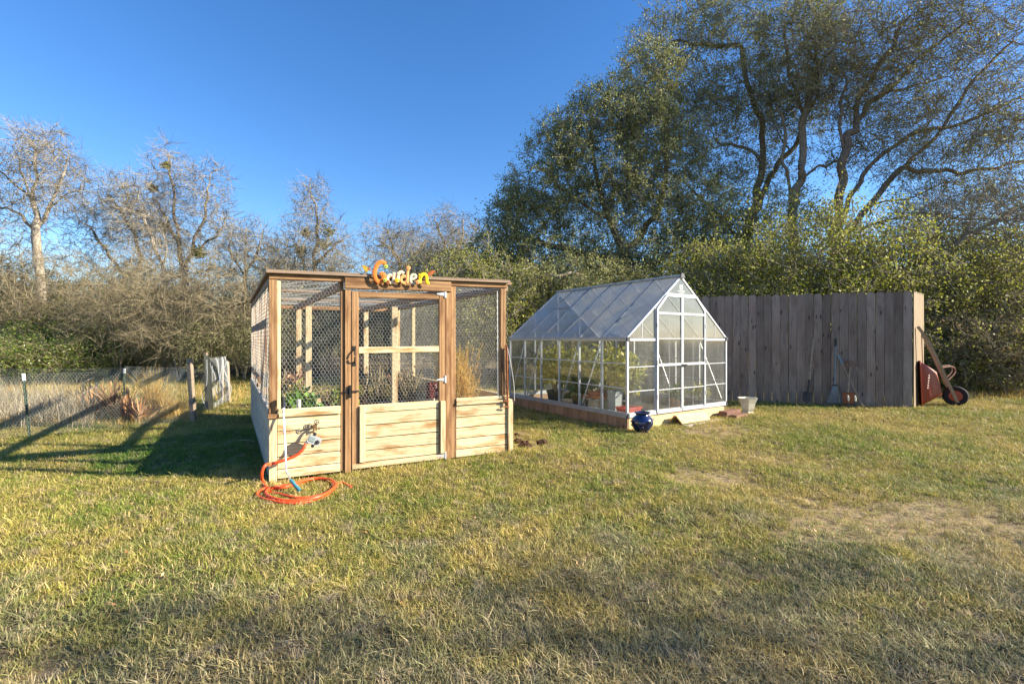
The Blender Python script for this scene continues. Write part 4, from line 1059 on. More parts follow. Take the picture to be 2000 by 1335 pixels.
def iris():
    rng = np.random.default_rng(45); b0 = pen(.98, .55, .03)
    t = thing('faded_flower', 'faded flower stems with drooping rust petals in the pen aisle', 'flower', b0)
    mb = MB()
    for k in range(5):
        a = rng.uniform(0, 6.28); tip = b0 + (.07 * math.cos(a), .07 * math.sin(a), .62 + rng.uniform(-.08, .06))
        mb.tube(smooth_path([b0 + rng.normal(0, .015, 3) * (1, 1, 0), b0 + (.02 * math.cos(a), .02 * math.sin(a), .3), tip], 3), .007, 5)
    mb.build('stem', M['s_green'], t)
    lb = MB(); lb.add(*leaf_quads(rng, ellipsoid(rng, b0 + (.03, 0, .62), (.10, .10, .07), 46), .075, .7, .2)); lb.build('petals', M['deadleaf'], t, fix=False)
    lb = MB(); lb.add(*leaf_quads(rng, ellipsoid(rng, b0 + (.10, .0, .50), (.07, .07, .03), 20), .07, .7, .2)); lb.build('drooping_petals', M['s_rust'], t, fix=False)
iris()
for (u, v, h, lb) in ((.32, .45, .62, 'thick pale pipe stake in the shaded bed nearest the pen corner'), (.20, .75, .56, 'thin pale pipe stake behind the thick one in the shaded bed'), (2.15, 1.25, .62, 'pale pipe stake in the mulch beside the aisle of the pen'), (2.30, .32, .50, 'short pale pipe stake at the foot of the orange fern')):
    mb = MB(); mb.tube([pen(u, v, .1), pen(u, v, .1 + h)], .022 if 'thick' in lb else .013, 10)
    tag(mb.build('pipe_stake', M['pvc'], loc=pen(u, v, 0), smooth=True), lb, 'stake')
def plaque():
    c = px(846, 762, 5.95); t = thing('red_plaque', 'dark red plaque with pale brush marks on a stake inside the pen door', 'plaque', (c[0], c[1], 0))
    mb = MB(); mb.box(c, (EU3, NF, Z3), (.17, .02, .20)); mb.build('panel', M['clayred'], t)
    mb = MB(); mb.box(c * (1, 1, 0) + (0, 0, .3) - NF * .02, (EU3, NF, Z3), (.03, .02, .62)); mb.build('stake', M['handle'], t)
    mb = MB()
    for pts in ([(.02, .06), (.045, .085)], [(.035, .07), (.03, .02), (.06, .03)], [(.0, .03), (.05, .045)], [(.02, -.03), (.06, -.02)], [(.035, -.02), (.03, -.075)], [(.01, -.055), (.055, -.045), (.065, -.07)]):
        mb.tube([c + EU3 * a + Z3 * b + NF * .011 for a, b in pts], .0055, 5)
    mb.build('mark', M['palemark'], t)
plaque()
def coil():
    t = thing('rusty_spring', 'rusty bar with a dark coiled spring hung on the pen corner post', 'spring', pen(2.56, 0, .69) + NF * .03)
    a = np.linspace(0, 2 * np.pi * 34, 34 * 8); z = np.linspace(.70, 1.26, len(a)); lean = np.linspace(.0, -.012, len(a))
    p = np.array([pen(2.545 + l, 0, zz) + NF * .035 + EU3 * .014 * math.cos(x) + NF * .014 * math.sin(x) for x, zz, l in zip(a, z, lean)])
    mb = MB(); mb.tube(p, .0045, 4); mb.build('coil', M['blackiron'], t)
    mb = MB(); mb.tube([pen(2.585, 0, .58) + NF * .04, pen(2.575, 0, 1.28) + NF * .035], .013, 7); mb.build('bar', M['rust'], t)
    mb = MB(); mb.tube(smooth_path([pen(2.555, 0, 1.25) + NF * .035, pen(2.56, 0, 1.30) + NF * .03, pen(2.58, 0, 1.285) + NF * .035], 4), .008, 6)
    for zz in (.56, .63, .68): mb.tube([pen(2.53, 0, zz) + NF * .045, pen(2.60, 0, zz - .01) + NF * .045], .009, 6)
    mb.build('bracket', M['rust'], t)
    mb = MB(); mb.tube(smooth_path([pen(2.59, 0, 1.27) + NF * .03, pen(2.63, 0, 1.05) + NF * .05, pen(2.675, 0, .78) + NF * .04, pen(2.68, 0, .62) + NF * .035], 4), .0035, 4); mb.build('cord', M['whitenet'], t)
coil()

# ------------------------------------------------------------------ the sign: letters traced as strokes on the header
def sign():
    t = thing('garden_sign', 'colourful letters reading Garden fixed over the pen door', 'sign', pen(1.28, 0, 1.95) + NF * .04)
    def s2(x, y, d=.075): 
        X, Y_ = 690 + x / 11.765, 500 + y / 11.765
        u = fu(X); return pen(u, 0, fz(X, Y_)) + NF * d
    def letter(strokes, m, w, name='letter', lab=None):
        mb = MB()
        for k, st in enumerate(strokes):
            pts = smooth_path([s2(x, y, .075 + .004 * k) for x, y in st], 6)
            r = np.full(len(pts), w); r[0] *= .8; r[-1] *= .8
            mb.tube(pts, r, 10, flat=NF)
        o = mb.build(name, m, t, smooth=True)
        if lab: o['label'] = lab
    ring = lambda cx, cy, rx, ry: [(cx + rx * math.cos(a), cy + ry * math.sin(a)) for a in np.linspace(0.2, 6.48, 11)]
    letter([[(705, 205), (650, 165), (580, 170), (510, 235), (470, 330), (458, 430), (475, 520), (520, 590), (580, 605), (640, 570), (668, 510), (672, 455), (630, 425), (595, 445)]], M['s_orange'], .0225, lab='orange capital G')
    letter([ring(822, 540, 68, 88), [(905, 395), (893, 480), (890, 620), (915, 640)]], M['s_cream'], .0150, lab='cream and peach letter a')
    letter([[(990, 395), (992, 480), (985, 615)], [(992, 450), (1030, 395), (1080, 385), (1110, 425)]], M['s_cream'], .0165, lab='cream letter r')
    letter([ring(1126, 555, 68, 76), [(1208, 285), (1206, 420), (1200, 560), (1200, 640)]], M['s_peach'], .0160, lab='peach letter d')
    letter([[(1290, 555), (1350, 535), (1400, 490), (1370, 445), (1310, 450), (1275, 510), (1275, 585), (1315, 635), (1375, 645), (1410, 615)]], M['s_sage'], .0140, lab='sage green letter e')
    letter([[(1490, 430), (1492, 530), (1492, 640)], [(1500, 500), (1545, 440), (1605, 440), (1640, 510), (1645, 610), (1695, 650)]], M['s_yellow'], .0190, lab='yellow letter n')
    def leaf(pts, m):
        mb = MB(); mb.prism([s2(x, y, .07) for x, y in pts], NF, .006); mb.build('leaf', m, t)
    leaf([(165, 235), (215, 228), (270, 255), (325, 290), (335, 345), (300, 385), (255, 380), (215, 330), (195, 280)], M['s_leaf'])
    leaf([(285, 290), (330, 285), (372, 310), (365, 345), (325, 350), (300, 325)], M['s_rust'])
    leaf([(1655, 490), (1680, 420), (1660, 385), (1710, 390), (1735, 355), (1770, 350), (1800, 340), (1850, 375), (1810, 400), (1780, 440), (1720, 470)], M['s_rust'])
    mb = MB(); mb.tube([s2(370, 340, .072), s2(420, 390, .075)], .004, 5); mb.build('stalk', M['s_rust'], t)
    for cx, cy, m in ((705, 265, 'green'), (690, 575, 'green'), (955, 580, 'yellow'), (1215, 300, 'peach'), (1430, 615, 'peach'), (745, 620, 'rust')):
        mb = MB()
        for k in range(6):
            a = k * 1.047 + cx; p = s2(cx + 30 * math.cos(a), cy + 30 * math.sin(a), .098)
            mb.lathe([(0, -.008), (.009, -.005), (.012, 0), (.009, .006), (0, .008)], p, 7, NF)
        mb.lathe([(0, -.008), (.008, -.005), (.010, 0), (.007, .008), (0, .010)], s2(cx, cy, .102), 7, NF)
        mb.build('flower', M['s_' + m], t, smooth=True)
    mb = MB()
    for x, y in ((500, 560), (830, 620), (1130, 600), (1490, 600)): mb.tube([s2(x, y, .075), s2(x, y, .028)], .006, 6)
    mb.build('spacer', M['blackiron'], t)
sign()

# ------------------------------------------------------------------ hose, timer, tap, wand
def watering():
    # tap
    tu, tz = fu(611), fz(611, 833)
    def q(du, dz, d): return pen(tu + du, 0, tz + dz) + NF * d
    t = thing('brass_tap', 'tarnished brass garden tap with two wheel handles on the pen wall', 'tap', q(0, 0, 0))
    mb = MB(); mb.tube(smooth_path([q(.01, .0, -.01), q(.01, 0, .04), q(.008, -.01, .07), q(0, -.05, .085)], 4), .012, 8)
    mb.tube([q(-.025, .012, .05), q(.035, .03, .05)], .010, 7); mb.tube([q(.03, -.03, .05), q(.03, .035, .05)], .009, 7)
    mb.build('body', M['brass'], t, smooth=True)
    for du, dz in ((-.035, .016), (.032, .055)):
        mb = MB(); c = q(du, dz, .06); a = np.linspace(0, 2 * np.pi, 17)
        mb.tube([c + EU3 * .022 * math.cos(x) + Z3 * .022 * math.sin(x) for x in a], .004, 5, cap=False)
        for k in range(3): mb.tube([c, c + EU3 * .021 * math.cos(k * 2.1) + Z3 * .021 * math.sin(k * 2.1)], .003, 4)
        mb.lathe([(0, -.02), (.005, -.02), (.006, .004), (0, .006)], c, 8, NF); mb.build('wheel_handle', M['darksteel'], t, smooth=True)
    mb = MB(); mb.lathe([(0, -.012), (.011, -.01), (.011, .01), (0, .012)], q(.055, -.012, .05), 8, EU3); mb.build('side_valve', M['brass'], t, smooth=True)
    # timer, tilted
    a = R(-27); X = EU3 * math.cos(a) + Z3 * math.sin(a); Y_ = -EU3 * math.sin(a) + Z3 * math.cos(a)
    c = pen(fu(612), 0, fz(612, 855)) + NF * .11
    t = thing('hose_timer', 'grey digital hose timer with screen hanging below the tap', 'timer', c)
    mb = MB(); mb.prism([c + X * x + Y_ * y - NF * .022 for x, y in ((-.062, -.028), (-.052, -.04), (.055, -.04), (.064, -.028), (.064, .028), (.055, .038), (-.052, .038), (-.062, .028))], NF, .044); mb.build('case', M['greyplastic'], t)
    mb = MB(); mb.box(c + X * -.026 + Y_ * .004 + NF * .024, (X, Y_, NF), (.052, .044, .005)); mb.build('screen', M['lcd'], t)
    mb = MB(); mb.lathe([(0, .0), (.021, 0), (.021, .006), (.015, .010), (0, .010)], c + X * .034 + Y_ * -.004 + NF * .022, 14, NF); mb.box(c + X * .034 + Y_ * -.004 + NF * .034, (X, Y_, NF), (.008, .034, .006)); mb.build('dial', M['darksteel'], t)
    mb = MB(); mb.lathe([(0, 0), (.016, 0), (.016, .03), (0, .03)], c + X * -.02 + Y_ * .038 - NF * .01, 10, Y_); mb.lathe([(0, 0), (.015, 0), (.015, .03), (0, .03)], c + X * .012 - Y_ * .07, 10, Y_); mb.build('coupling', M['blackplastic'], t)
    mb = MB(); mb.lathe([(0, 0), (.017, 0), (.017, .03), (.013, .034), (0, .034)], c + X * -.058 - Y_ * .055, 10, Y_ + X * .4); mb.build('collar', M['silver'], t)
    # hose
    h = []
    h.append(c + X * -.056 - Y_ * .05)
    for x, y, d in ((590, 872, .13), (576, 884, .13), (553, 893, .13), (530, 899.5, .12)): h.append(pen(fu(x), 0, fz(x, y)) + NF * d)
    h += [px(517, 909, 4.43), px(511, 925, 4.42), gp(514, 941, .02)]
    for x, y, z in ((526, 955, .02), (548, 962, .025), (585, 968, .02), (625, 962, .02), (648, 950, .025), (650, 938, .03), (635, 928, .03), (605, 928, .035), (575, 939, .04), (545, 943, .04), (525, 950, .045), (519, 960, .04), (530, 969, .035), (560, 974, .03), (595, 971, .035), (630, 961, .04), (655, 943, .035), (645, 929, .04), (615, 925, .05), (585, 932, .06), (555, 945, .055), (520, 948, .03), (505, 958, .02), (503, 967, .02), (525, 975, .02), (560, 978, .02), (600, 974, .02), (640, 958, .025), (655, 942, .02), (668, 937, .02), (686, 946, .015)):
        h.append(gp(x, y, z) + np.array((0, 0, gz(*gp(x, y)[:2]) - .004)))
    mb = MB(); mb.tube(smooth_path(h, 7), .0145, 9)
    tag(mb.build('garden_hose', M['hose'], loc=gp(570, 955), smooth=True), 'orange garden hose coiled on the grass below the tap', 'hose')
    # wand
    b = gp(585, 957, .03); g = gp(567, 936, .115); e = px(560, 920, b[1] - .02)
    top = pen(fu(553), 0, fz(553, 795)) + NF * .055
    t = thing('watering_wand', 'silver watering wand with teal grip leaning on the pen corner', 'watering wand', b)
    kn = px(559, 916, 4.47)
    mb = MB(); mb.tube(smooth_path([g, px(562.5, 926, 4.46), kn, kn * .5 + top * .5, top], 5), .0085, 8); mb.build('shaft', M['silver'], t, smooth=True)
    mb = MB(); mb.tube([b, b * .75 + g * .25, b * .5 + g * .5, b * .2 + g * .8, g], [.018, .015, .0155, .0175, .012], 9); mb.build('grip', M['teal'], t, smooth=True)
    tt = pen(fu(552.5), 0, fz(552.5, 774)) + NF * .05
    mb = MB(); mb.tube([top, top * .6 + tt * .4, top * .4 + tt * .6, tt], [.011, .012, .018, .02], 10); mb.build('spray_head', M['blackplastic'], t, smooth=True)
watering()

# ================================================================== greenhouse
def gh(x, y, z):
    p = GO + GX * x + GY * y
    return np.array((p[0], p[1], z))
GX3, GY3 = np.array((*GX, 0)), np.array((*GY, 0))
Z0, ZS, ZE, ZR = 0.17, 0.245, 1.38, 2.42
SL = (ZR - ZE) / (GW / 2)
g_root = thing('greenhouse', 'small aluminium greenhouse with gabled twin wall roof and double doors', 'greenhouse', (*GO, 0))
def gbar(name, a, b, w, t, n, m=None, par=None):
    mb = MB(); mb.bar(gh(*a), gh(*b), w, t, n); return mb.build(name, m or M['alu'], par or g_root)
PANEL = GL / 6
# timber base
for k in range(15):
    y0 = k * GL / 15
    board('base_board', g_root, gh(.02, y0 + GL / 30, -.03), gh(.02, y0 + GL / 30, Z0 - .002), GL / 15 - .005, .03, GX3, M['basew'])
    board('base_board', g_root, gh(GW - .02, y0 + GL / 30, -.03), gh(GW - .02, y0 + GL / 30, Z0 - .002), GL / 15 - .005, .03, GX3, M['basew'])
board('base_board', g_root, gh(.04, .02, .065), gh(1.50, .02, .065), .20, .035, GY3, M['newpine'])
board('base_board', g_root, gh(1.505, .02, .065), gh(GW - .04, .02, .065), .20, .035, GY3, M['newpine'])
board('base_board', g_root, gh(.04, GL - .02, .065), gh(GW - .04, GL - .02, .065), .20, .035, GY3, M['basew'])
# sill, posts, eaves, ridge, rafters
for x in (.0, GW):
    for s in (0, 1):
        gbar('sill', (x, s * GL / 2 + .002, (Z0 + ZS) / 2), (x, (s + 1) * GL / 2 - .002, (Z0 + ZS) / 2), ZS - Z0, .045, GX3, M['alu_grey'])
    gbar('eave_beam', (x, -.01, ZE - .01), (x, GL + .01, ZE - .01), .045, .05, GX3)
    gbar('gutter', (x + (-.03 if x == 0 else .03), -.015, ZE + .012), (x + (-.03 if x == 0 else .03), GL + .015, ZE + .012), .03, .045, GX3, M['alu_grey'])
    for k in range(7):
        gbar('post', (x, k * PANEL, ZS), (x, k * PANEL, ZE - .032), .034 if k in (0, 6) else .022, .034, GX3)
        gbar('rafter', (x, k * PANEL, ZE + .02), (GW / 2, k * PANEL, ZR), .024 if k in (0, 6) else .018, .03, Z3, M['alu'] if k in (0, 6) else M['alu_grey'])
for y in (0, GL):
    gbar('sill', (.02, y, (Z0 + ZS) / 2 + .001), (GW - .02, y, (Z0 + ZS) / 2 + .001), ZS - Z0 - .004, .05, GY3)
gbar('ridge', (GW / 2, -.03, ZR + .025), (GW / 2, GL + .03, ZR + .025), .07, .03, Z3, M['alu_grey'])
mb = MB(); mb.prism([gh(GW / 2 - .06, -.045, ZR - .02), gh(GW / 2 + .06, -.045, ZR - .02), gh(GW / 2 + .03, -.045, ZR + .05), gh(GW / 2 - .03, -.045, ZR + .06)], GY3, .02); mb.build('ridge_cap', M['blackplastic'], g_root)
for x in (0, GW):
    mb = MB(); mb.box(gh(x, -.018, ZE), (GX3, GY3, Z3), (.06, .03, .06)); mb.build('corner_cap', M['blackplastic'], g_root)
    mb = MB(); mb.box(gh(x, -.02, ZS - .05), (GX3, GY3, Z3), (.045, .02, .06)); mb.build('corner_cap', M['blackplastic'], g_root)
# side walls: panes, rails, braces
for x, sg in ((0, 1), (GW, -1)):
    for k in range(6):
        mb = MB(); mb.box(gh(x + sg * .004, (k + .5) * PANEL, (ZS + ZE - .03) / 2), (GY3, GX3, Z3), (PANEL - .024, .004, ZE - .03 - ZS)); mb.build('pane', M['glass'], g_root)
        for z in (.62, 1.0):
            gbar('glazing_bar', (x - sg * .006, k * PANEL + .014, z), (x - sg * .006, (k + 1) * PANEL - .014, z), .014, .010, GX3)
    for k in ((1, 2, 4, 5) if x == 0 else (0, 2, 4)):
        gbar('brace', (x + sg * .035, (k + (.95 if x == 0 else .1)) * PANEL, ZS + .02), (x + sg * .035, (k + (.1 if x == 0 else .95)) * PANEL, ZE - .05), .022, .012, GX3)
# roof panes, and a vent
for sgn in (0, 1):
    for k in range(6):
        o = GX3 * (SL / math.hypot(1, SL)) * (1 if sgn == 0 else -1)
        x0, x1 = (.0, GW / 2) if sgn == 0 else (GW, GW / 2)
        nrm = unit(np.array((*(GX * (-SL if sgn == 0 else SL)), 1)))
        a, b = gh(x0, (k + .5) * PANEL, ZE + .022), gh(x1, (k + .5) * PANEL, ZR + .004)
        mb = MB(); mb.bar(a, b, PANEL - .02, .006, nrm); mb.build('roof_pane', M['twinwall'], g_root)
nrm = unit(np.array((*(GX * -SL), 1)))
def rp(t, y, h=0.0): return gh(GW / 2 * t, y, ZE + .022 + (ZR - ZE - .02) * t) + nrm * h
vent = bpy.data.objects.new('roof_vent', None); col.objects.link(vent); vent.parent = g_root; vent.location = Vector(rp(.6, 4.5 * PANEL)) - g_root.location
for a, b in (((.58, 4.03), (.58, 4.97)), ((.97, 4.03), (.97, 4.97)), ((.58, 4.03), (.97, 4.03)), ((.58, 4.97), (.97, 4.97))):
    mb = MB(); mb.bar(rp(a[0], a[1] * PANEL, .016), rp(b[0], b[1] * PANEL, .016), .022, .016, nrm); mb.build('vent_frame', M['alu_grey'], vent)
# gable ends
def roof_z(x): return ZE + SL * min(x, GW - x)
def gpane(poly, m, par, d=0.0, th=.004):
    mb = MB(); mb.prism([gh(x, d, z) for x, z in poly], GY3, th); return mb.build('pane', m, par)
for y, front in ((0, True), (GL, False)):
    d = y + (-.002 if front else .002)
    xs_ = [.64, 1.92] if front else [.64, 1.28, 1.92]
    for x in xs_: gbar('gable_post', (x, y, ZS), (x, y, roof_z(x) - .02), .036, .034, GY3)
    if front:
        gbar('eave_beam', (.02, y - .004, ZE - .012), (.62, y - .004, ZE - .012), .04, .03, GY3); gbar('eave_beam', (1.94, y - .004, ZE - .012), (GW - .02, y - .004, ZE - .012), .04, .03, GY3)
        for x0, x1 in ((.02, .62), (1.94, GW - .02)):
            gpane([(x0, ZS), (x1, ZS), (x1, ZE - .032), (x0, ZE - .032)], M['glass_dusty'], g_root, d)
            for z in (.57, .945): gbar('glazing_bar', (x0, y - .008, z), (x1, y - .008, z), .013, .010, GY3)
        gpane([(.03, ZE + .01), (.62, ZE + .01), (.62, roof_z(.62) - .02), (.08, ZE + .04)], M['glass_dusty'], g_root, d)
        gpane([(1.94, ZE + .01), (GW - .03, ZE + .01), (GW - .08, ZE + .04), (1.94, roof_z(1.94) - .02)], M['glass_dusty'], g_root, d)
        gbar('gable_bar', (.33, y + .002, ZE + .01), (.33, y + .002, roof_z(.33) - .02), .012, .012, GY3); gbar('gable_bar', (2.23, y + .002, ZE + .01), (2.23, y + .002, roof_z(2.23) - .02), .012, .012, GY3)
        gbar('door_header', (.90, y, 2.115), (GW - .90, y, 2.115), .03, .034, GY3)
        gpane([(.95, 2.135), (GW - .95, 2.135), (GW / 2 + .03, ZR - .05), (GW / 2 - .03, ZR - .05)], M['glass_dusty'], g_root, d)
    else:
        gbar('eave_beam', (.02, y, ZE - .012), (GW - .02, y, ZE - .012), .04, .03, GY3)
        for k in range(4): gpane([(k * .64 + .02, ZS), (k * .64 + .62, ZS), (k * .64 + .62, ZE - .03), (k * .64 + .02, ZE - .03)], M['glass_dusty'], g_root, d)
        gpane([(.05, ZE + .01), (GW - .05, ZE + .01), (GW / 2, ZR - .03)], M['glass_dusty'], g_root, d)
# emblem printed on the gable
mb = MB()
e0 = (GW / 2, -.008, 2.245)
for a, b in (((-.035, -.035), (.035, -.035)), ((-.035, .035), (.035, .035)), ((-.035, -.035), (-.035, .035)), ((.035, -.035), (.035, .035)), ((-.012, -.02), (-.012, .022)), ((-.012, .02), (.014, .02)), ((.014, .02), (.014, .0)), ((-.012, .0), (.014, .0))):
    mb.bar(gh(e0[0] + a[0], e0[1], e0[2] + a[1]), gh(e0[0] + b[0], e0[1], e0[2] + b[1]), .009, .002, GY3)
for k in range(7): mb.bar(gh(e0[0] - .09 + k * .027, e0[1], 2.178), gh(e0[0] - .075 + k * .027, e0[1], 2.178), .016, .002, GY3)
for k in range(5): mb.bar(gh(e0[0] - .06 + k * .027, e0[1], 2.152), gh(e0[0] - .045 + k * .027, e0[1], 2.152), .008, .002, GY3)
mb.build('printed_emblem', M['whitepaint'], g_root)
# double doors
for s, (xa, xb) in enumerate(((.662, 1.272), (1.288, 1.898))):
    dr = bpy.data.objects.new('door', None); col.objects.link(dr); dr.parent = g_root; dr.location = Vector(gh(xa, -.02, ZS)) - g_root.location
    def X(v): return xa + v if s == 0 else xb - v          # v from the hinge side
    W_ = xb - xa; yd = -.022; zt, zc = 2.09, 1.86
    cut = .235
    poly = [(0, .20), (W_, .20), (W_, zt), (cut, zt), (0, zc)]
    for i in range(5):
        a, b = poly[i], poly[(i + 1) % 5]
        gbar('frame', (X(a[0]), yd, a[1]), (X(b[0]), yd, b[1]), .038, .03, GY3, None, dr)
    gbar('rail', (X(.02), yd - .003, 1.795), (X(W_ - .02), yd - .003, 1.795), .036, .028, GY3, None, dr)
    gbar('rail', (X(.02), yd - .003, .96), (X(W_ - .02), yd - .003, .96), .040, .028, GY3, None, dr)
    for z in (1.385, .56): gbar('glazing_bar', (X(.02), yd - .004, z), (X(W_ - .02), yd - .004, z), .014, .012, GY3, None, dr)
    gbar('stiffener', (X(W_ / 2), yd + .01, .22), (X(W_ / 2), yd + .01, 1.78), .008, .006, GY3, M['alu_grey'], dr)
    for pl in ([(.02, .22), (W_ - .02, .22), (W_ - .02, .94), (.02, .94)], [(.02, .98), (W_ - .02, .98), (W_ - .02, 1.775), (.02, 1.775)], [(.02, 1.815), (W_ - .02, 1.815), (W_ - .02, zt - .02), (cut, zt - .02), (.02, zc - .02)]):
        gpane([(X(v), z) for v, z in pl], M['glass_dusty'], dr, yd, .004)
    mb = MB(); mb.tube(smooth_path([gh(X(W_ - .02), yd - .02, .93), gh(X(W_ - .02), yd - .05, .95), gh(X(W_ - .06), yd - .05, .95)], 3), .012, 7); mb.build('handle', M['blackplastic'], dr)
    for z in (.45, 1.0, 1.6):
        mb = MB(); mb.box(gh(X(-.012), yd - .012, z), (GX3, GY3, Z3), (.02, .02, .07)); mb.build('hinge', M['alu_grey'], dr)
# inside
mb = MB(); mb.box(gh(GW / 2, GL / 2, .03), (GX3, GY3, Z3), (GW - .12, GL - .12, .06)); o = mb.build('greenhouse_floor', M['gravel'], loc=gh(GW / 2, GL / 2, 0)); tag(o, 'dark gravel floor inside the greenhouse', 'floor')
def pot(name, label, o, r, h, m, plant=None, sides=18, group=None):
    t = thing(name, label, 'potted plant' if plant else 'pot', o, group)
    mb = MB(); mb.lathe([(0, .0), (r * .72, 0), (r * .96, h * .86), (r * 1.05, h * .86), (r * 1.05, h), (r * .92, h), (r * .88, h * .85), (0, h * .85)], o, sides); mb.build('pot', m, t, smooth=True)
    if plant:
        hh, rr, n, size, lm, seed = plant; rng = np.random.default_rng(seed); b = np.asarray(o, float) + (0, 0, h * .8); mb = MB()
        for k in range(7):
            a = rng.uniform(0, 6.28); l = rr * rng.uniform(.2, .75); tip = b + (l * math.cos(a), l * math.sin(a), hh * rng.uniform(.55, .95))
            mb.tube(smooth_path([b, b * .5 + tip * .5 + rng.normal(0, .03, 3), tip], 3), np.linspace(.012, .004, 7), 5)
        mb.build('stem', M['twig'], t)
        lb = MB(); lb.add(*leaf_quads(rng, ellipsoid(rng, b + (0, 0, hh * .58), (rr, rr, hh * .44), n, 2.6), size * rng.uniform(.7, 1.3, n), .42, .9)); lb.build('foliage', lm, t, fix=False)
    return t
pot('citrus_plant', 'yellow green citrus in a black pot near the far end of the greenhouse', gh(.55, 2.45, .06), .17, .28, M['blackplastic'], (1.0, .42, 480, .14, M['citrus_leaf'], 61))
pot('citrus_plant', 'bushy citrus in a terracotta pot at the middle of the greenhouse', gh(.60, 1.75, .06), .18, .28, M['terracotta'], (.98, .42, 520, .13, M['citrus_leaf'], 62))
pot('citrus_plant', 'yellow leaved citrus in a cream pot behind the greenhouse brace', gh(.62, 1.05, .06), .17, .28, M['cream'], (1.0, .38, 520, .12, M['citrus_leaf'], 63))
pot('citrus_plant', 'small citrus with pale new leaves next to the greenhouse bin', gh(.75, .62, .06), .15, .25, M['blackplastic'], (.9, .30, 300, .12, M['citrus_leaf'], 67))
pot('herb_pot', 'small green herb pot just inside the greenhouse doors', gh(1.75, .45, .06), .13, .22, M['terracotta'], (.32, .18, 130, .09, M['bush_leaf'], 64))
pot('strap_leaf_plant', 'strap leaved plant low against the greenhouse side glass', gh(.35, 1.45, .06), .14, .2, M['blackplastic'], (.5, .24, 150, .2, M['bush_leaf'], 65))
pot('seedling_pot', 'leafy seedling by the far front corner of the greenhouse', gh(2.25, .30, .06), .12, .2, M['blackplastic'], (.36, .16, 90, .10, M['citrus_leaf'], 66))
def tub(name, label, o, w, d, h, m):
    t = thing(name, label, 'bin', o)
    mb = MB(); o = np.asarray(o, float)
    pr = lambda k, z: [o + GX3 * a * w * k / 2 + GY3 * b * d * k / 2 + Z3 * z for a, b in ((-1, -1), (1, -1), (1, 1), (-1, 1))]
    L_ = [pr(.84, 0), pr(1, h), pr(.94, h), pr(.80, .02)]
    v = np.vstack(L_); q = [(3, 2, 1, 0)] + [(i * 4 + j, i * 4 + (j + 1) % 4, (i + 1) * 4 + (j + 1) % 4, (i + 1) * 4 + j) for i in range(3) for j in range(4)] + [(12, 13, 14, 15)]
    mb.add(v, q); mb.build('body', m, t)
    mb = MB(); c = o + Z3 * (h + .004)
    for a, b in (((-1, -1), (1, -1)), ((1, -1), (1, 1)), ((1, 1), (-1, 1)), ((-1, 1), (-1, -1))):
        mb.bar(c + GX3 * a[0] * w / 2 + GY3 * a[1] * d / 2, c + GX3 * b[0] * w / 2 + GY3 * b[1] * d / 2, .03, .02, Z3)
    mb.build('rim', m, t)
tub('red_crate', 'red plastic tub in the front corner of the greenhouse behind the blue pot', gh(.30, .24, .06), .34, .24, .22, M['redplastic'])
tub('pale_bin', 'tall pale grey bin inside the greenhouse behind the red tub', gh(.42, .66, .06), .18, .18, .42, M['greyplastic'])
for k, (x, y) in enumerate(((.30, .95), (.34, 1.02))):
    mb = MB(); mb.lathe([(0, 0), (.15, 0), (.17, .05), (.16, .05), (.14, .015), (0, .015)], gh(x, y, .36 + k * .045), 16)
    tag(mb.build('clay_saucer', M['terracotta'], loc=gh(x, y, .36 + k * .045), smooth=True), ('lower' if k == 0 else 'upper') + ' orange clay saucer on the stand inside the greenhouse', 'saucer')
t = thing('low_stand', 'low wooden stand under the clay saucers in the greenhouse', 'stand', gh(.32, .98, .06))
board('top', t, gh(.12, .98, .345), gh(.55, .98, .345), .36, .024, Z3, M['greyw'])
for x in (.15, .52):
    for y in (.84, 1.12): board('leg', t, gh(x, y, .06), gh(x, y, .332), .035, .035, GX3, M['greyw'])

# ------------------------------------------------------------------ pots and scraps by the greenhouse
def blue_pot():
    o = np.array((1.93, 6.98, gz(1.93, 6.98) + .005)); t = thing('strawberry_pot', 'glossy cobalt blue strawberry pot at the greenhouse corner', 'pot', o)
    prof = [(0, .0), (.075, 0), (.085, .015), (.125, .07), (.158, .13), (.160, .17), (.135, .225), (.095, .255), (.09, .27), (.115, .295), (.118, .305), (.10, .305), (.078, .275), (.0, .22)]
    mb = MB(); mb.lathe(prof, o, 28); mb.build('body', M['cobalt'], t, smooth=True)
    for k in range(7):
        a = k * 2 * np.pi / 4 + .35 + (.78 if k >= 4 else 0); z = .155 if k < 4 else .075; r = .150 if k < 4 else .120
        d = np.array((math.cos(a), math.sin(a), 0)); s = np.array((-d[1], d[0], 0)); c = o + d * r + Z3 * z
        mb = MB()
        outer = [c + s * .045 * math.cos(x) + d * (.048 * math.sin(x)) + Z3 * .03 for x in np.linspace(0, np.pi, 9)]
        inner = [c + s * .030 * math.cos(x) + d * (.008 * math.sin(x)) - Z3 * .045 - d * .02 for x in np.linspace(0, np.pi, 9)]
        v = np.vstack([outer, inner]); mb.add(v, [(i, i + 1, 9 + i + 1, 9 + i) for i in range(8)])
        mb.tube(outer, .007, 6); mb.build('pocket', M['cobalt'], t, smooth=True)
blue_pot()
def cream_pot():
    o = gp(1460, 806.5); o[2] = gz(o[0], o[1]); t = thing('cream_planter', 'cream hexagonal flared planter standing before the plank fence', 'planter', o)
    mb = MB(); mb.lathe([(0, 0), (.105, 0), (.11, .03), (.092, .05), (.115, .10), (.140, .20), (.175, .285), (.185, .30), (.165, .30), (.15, .27), (.12, .16), (0, .14)], o, 6, xa=(.97, .2, 0)); mb.build('body', M['cream'], t)
    mb = MB(); mb.lathe([(0, .2), (.135, .2)], o, 6, xa=(.97, .2, 0)); mb.build('soil', M['dirt'], t)
cream_pot()
